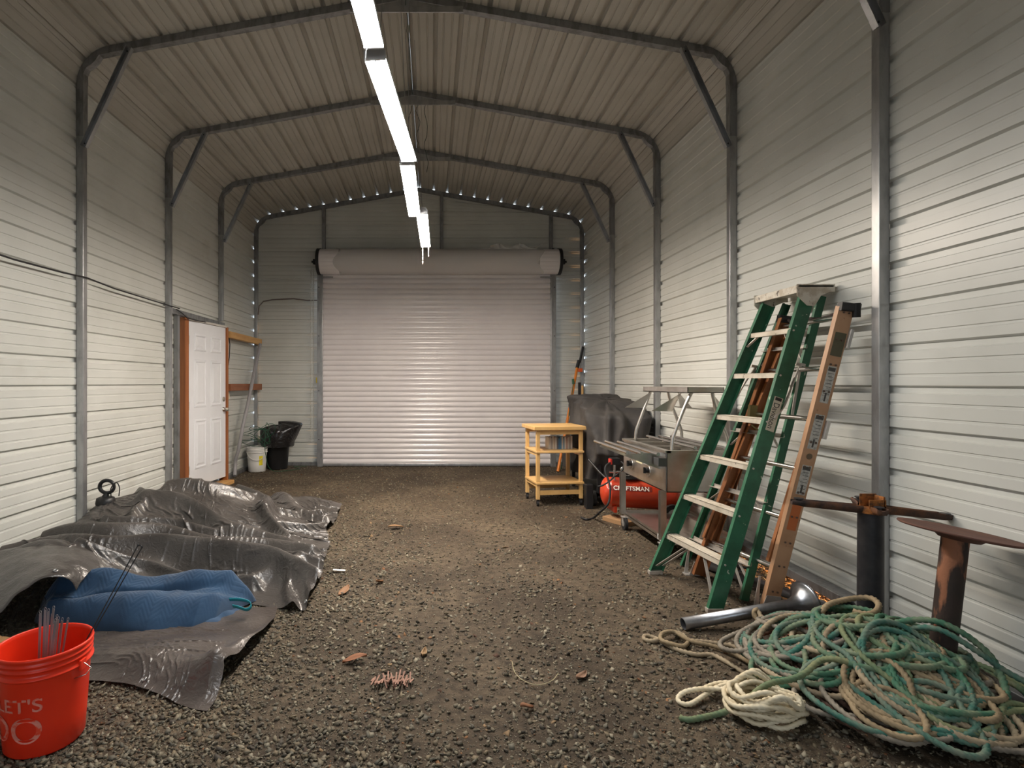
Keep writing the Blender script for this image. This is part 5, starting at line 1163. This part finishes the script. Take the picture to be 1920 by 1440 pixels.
rope_obj('rope', smooth_path([P(1420,1143,2.98), P(1413,1150,2.97), P(1425,1168,2.93), P(1440,1180,2.88), P(1470,1185,2.80), P(1500,1188,2.75), P(1525,1178,2.70), P(1538,1160,2.66), P(1542,1146,2.66), P(1555,1133,2.68), P(1580,1126,2.70), P(1610,1121,2.70), P(1635,1122,2.66), P(1648,1134,2.60), P(1642,1147,2.56), P(1625,1152,2.56), P(1600,1146,2.6)], 8), .0135, ROPE['tan'], 'tan rope arching over the top of the pile with its bight sticking up left', 'ropes in the heap')
rope_obj('rope', smooth_path([P(1418,1142,3.0), P(1424,1150,2.96), P(1432,1166,2.9), P(1446,1176,2.85), P(1476,1190,2.74), P(1520,1196,2.66)], 8), .0125, ROPE['beige'], 'beige rope lying beside the tan arching rope', 'ropes in the heap')
rope_obj('rope', smooth_path([P(1520,1182,2.7), P(1480,1170,2.82), P(1450,1182,2.76), P(1420,1192,2.72), P(1418,1203,2.66), P(1440,1208,2.62), P(1470,1200,2.62), P(1490,1188,2.66)], 8), .012, ROPE['salmon'], 'salmon pink rope loop at the left of the pile', 'ropes in the heap')
rope_obj('rope', smooth_path([P(1600,1190,2.62), P(1640,1180,2.52), P(1680,1168,2.47), P(1720,1162,2.43), P(1760,1166,2.38), P(1800,1184,2.33), P(1830,1205,2.30), P(1855,1228,2.27), P(1872,1255,2.25), P(1885,1290,2.2), P(1893,1335,2.12), P(1900,1370,2.05)], 8), .0135, ROPE['green'], 'green rope sweeping right around the rusty pedestal and down', 'ropes in the heap')
rope_obj('rope', smooth_path([P(1610,1175,2.6), P(1660,1200,2.5), P(1700,1180,2.45), P(1760,1180,2.36), P(1830,1220,2.28), P(1880,1255,2.24), P(1925,1280,2.2), P(1990,1310,2.15)], 8), .0125, ROPE['teal'], 'green rope running off the right edge of the picture', 'ropes in the heap')
# trailing rope on the dirt, left of the pile
g = lambda x, y, z=.012: G(x, y, z)
rope_obj('rope', smooth_path([g(1470,1275,.03), g(1445,1255), g(1425,1240), g(1400,1225), g(1375,1212), g(1345,1207), g(1315,1203), g(1290,1200), g(1280,1190,.02), g(1262,1185,.03), g(1245,1190,.03), g(1237,1198,.02), g(1222,1202), g(1208,1199), g(1210,1192), g(1225,1195), g(1240,1203), g(1262,1215), g(1285,1223), g(1310,1228), g(1335,1228), g(1360,1240), g(1385,1255), g(1412,1274), g(1440,1290,.02)], 8), .0118, ROPE['beige'], 'beige rope trailing out onto the dirt with a loop at its end', None)
rope_obj('rope', smooth_path([g(1290,1205), g(1282,1212,.02), g(1262,1208,.03), g(1240,1200,.035), g(1242,1188,.04), g(1262,1184,.04), g(1280,1194,.03), g(1300,1204,.02), g(1340,1212,.02), g(1380,1228,.02), g(1420,1252,.02), g(1450,1275,.03)], 8), .0115, ROPE['tan'], 'tan rope lying beside the trailing beige rope left of the pile', None)
# cream hank
rg = random.Random(2); pts = []
hc = Vector((1.375, 2.26, 0))
for i in range(26*15):
    t = i/26*2*PI; k = i/(26*15); a = .125-.02*abs(2*k-1); pts.append(Vector((hc.x+a*1.15*math.cos(t)+.022*math.sin(k*37), hc.y+.085*math.sin(t)*(1+.25*math.sin(k*23)), .013+.075*(k)*(1-.2*math.cos(t*1))+.018*math.sin(t*2+k*9)**2+.05*math.exp(-((math.cos(t))/.5)**2)*k)))
pts += smooth_path([tuple(pts[-1]), (1.25,2.38,.05), (1.12,2.40,.03), (1.06,2.36,.014), (1.10,2.33,.014), (1.25,2.42,.03), (1.33,2.43,.05), (1.28,2.46,.03), (1.20,2.44,.014)], 8)[1:]
rope_obj('rope', pts, .0105, ROPE['white'], 'cream rope bundled in a hank at the front left of the pile', None)
rope_obj('rope', smooth_path([g(1275,1345), g(1290,1350), g(1320,1345), g(1350,1338), g(1380,1325,.05), g(1405,1310,.10), g(1425,1292,.13), g(1450,1280,.14), g(1480,1275,.14), g(1510,1262,.16), g(1535,1240,.20), g(1560,1235,.24), g(1590,1242,.24)], 8), .0125, ROPE['olive'], 'yellow green rope running from the cream hank up into the pile', None)

# ------------------------------------------------------------------ small litter
m = MB(); p = G(636, 1073); Mz = Matrix.Translation((p.x,p.y,.016))@Matrix.Rotation(.12,4,'Z')@Matrix.Rotation(.1,4,'Y'); m.box((-.045,-.014,0),(.045,.014,.0015), Mz); tag(build('paper_slip', m, mat('white_paper', (.80,.80,.78), .6), loc=p), 'small white slip of paper on the gravel right of the tarpaulin', 'paper')
p = G(735, 1283); m = MB(); rg = random.Random(8)
for i in range(26):
    a = rg.uniform(-.4,.4); x = -.09+.18*i/25; Mz = Matrix.Translation((p.x+x, p.y+rg.uniform(-.02,.02)+.1*x, .014+rg.uniform(0,.012)))@Matrix.Rotation(a+PI/2,4,'Z')@Matrix.Rotation(rg.uniform(-.4,.4),4,'Y'); ln = .045*math.sqrt(max(.1, 1-(x/.1)**2)); m.box((-ln,-.0035,0),(ln,.0035,.002), Mz)
tag(build('bark_fragment', m, mat('pink_bark', (.30,.16,.11), .8), loc=p), 'flat ribbed pinkish bark fragment on the gravel in the bottom foreground', 'bark')
def leaf(px_, py_, L_, c, rot, lb):
    p = G(px_, py_); m = MB(); A = []
    for i in range(12):
        t = i/11; w = L_*.22*math.sin(PI*min(.98,max(.02,t)))**.8; row = []
        for j in range(5):
            s_ = j/4*2-1; q = Vector((L_*(t-.5), w*s_, .014+.012*abs(s_)+.012*math.sin(t*3+px_))); q = Matrix.Rotation(rot,3,'Z')@q; row.append((p.x+q.x, p.y+q.y, q.z))
        A.append(row)
    m.grid(np.array(A)); tag(build('leaf', m, mat('leaf_%d' % px_, c, .7), loc=p, solid=.001), lb, 'leaf', 'dry leaves on the dirt')
leaf(742,992,.15,(.22,.12,.05),.3,'dry curled tan leaf in the middle of the floor, farthest from the camera'); leaf(665,1243,.12,(.24,.09,.035),.2,'orange brown leaf curl above the ribbed bark fragment'); leaf(712,1094,.08,(.22,.10,.04),1.0,'small dark brown leaf right of the white paper slip')
leaf(645,1112,.13,(.26,.13,.06),1.2,'long brown leaf curl just below the white paper slip'); leaf(1090,1272,.09,(.22,.12,.07),.8,'pale brown leaf in the right foreground'); leaf(795,1228,.07,(.28,.17,.08),1.4,'thin tan leaf stalk in the centre foreground'); leaf(988,1333,.07,(.26,.12,.06),.5,'small orange leaf near the bottom edge of the picture')
m = MB(); m.tube(smooth_path([g(960,1240,.012), g(966,1262,.012), g(985,1278,.014), g(1010,1284,.014), g(1035,1276,.012), g(1047,1262,.012)], 6), .0018, 5); tag(build('straw', m, mat('straw', (.45,.38,.22), .7), loc=g(960,1240)), 'thin curved straw stalk on the dirt in the foreground', 'straw')
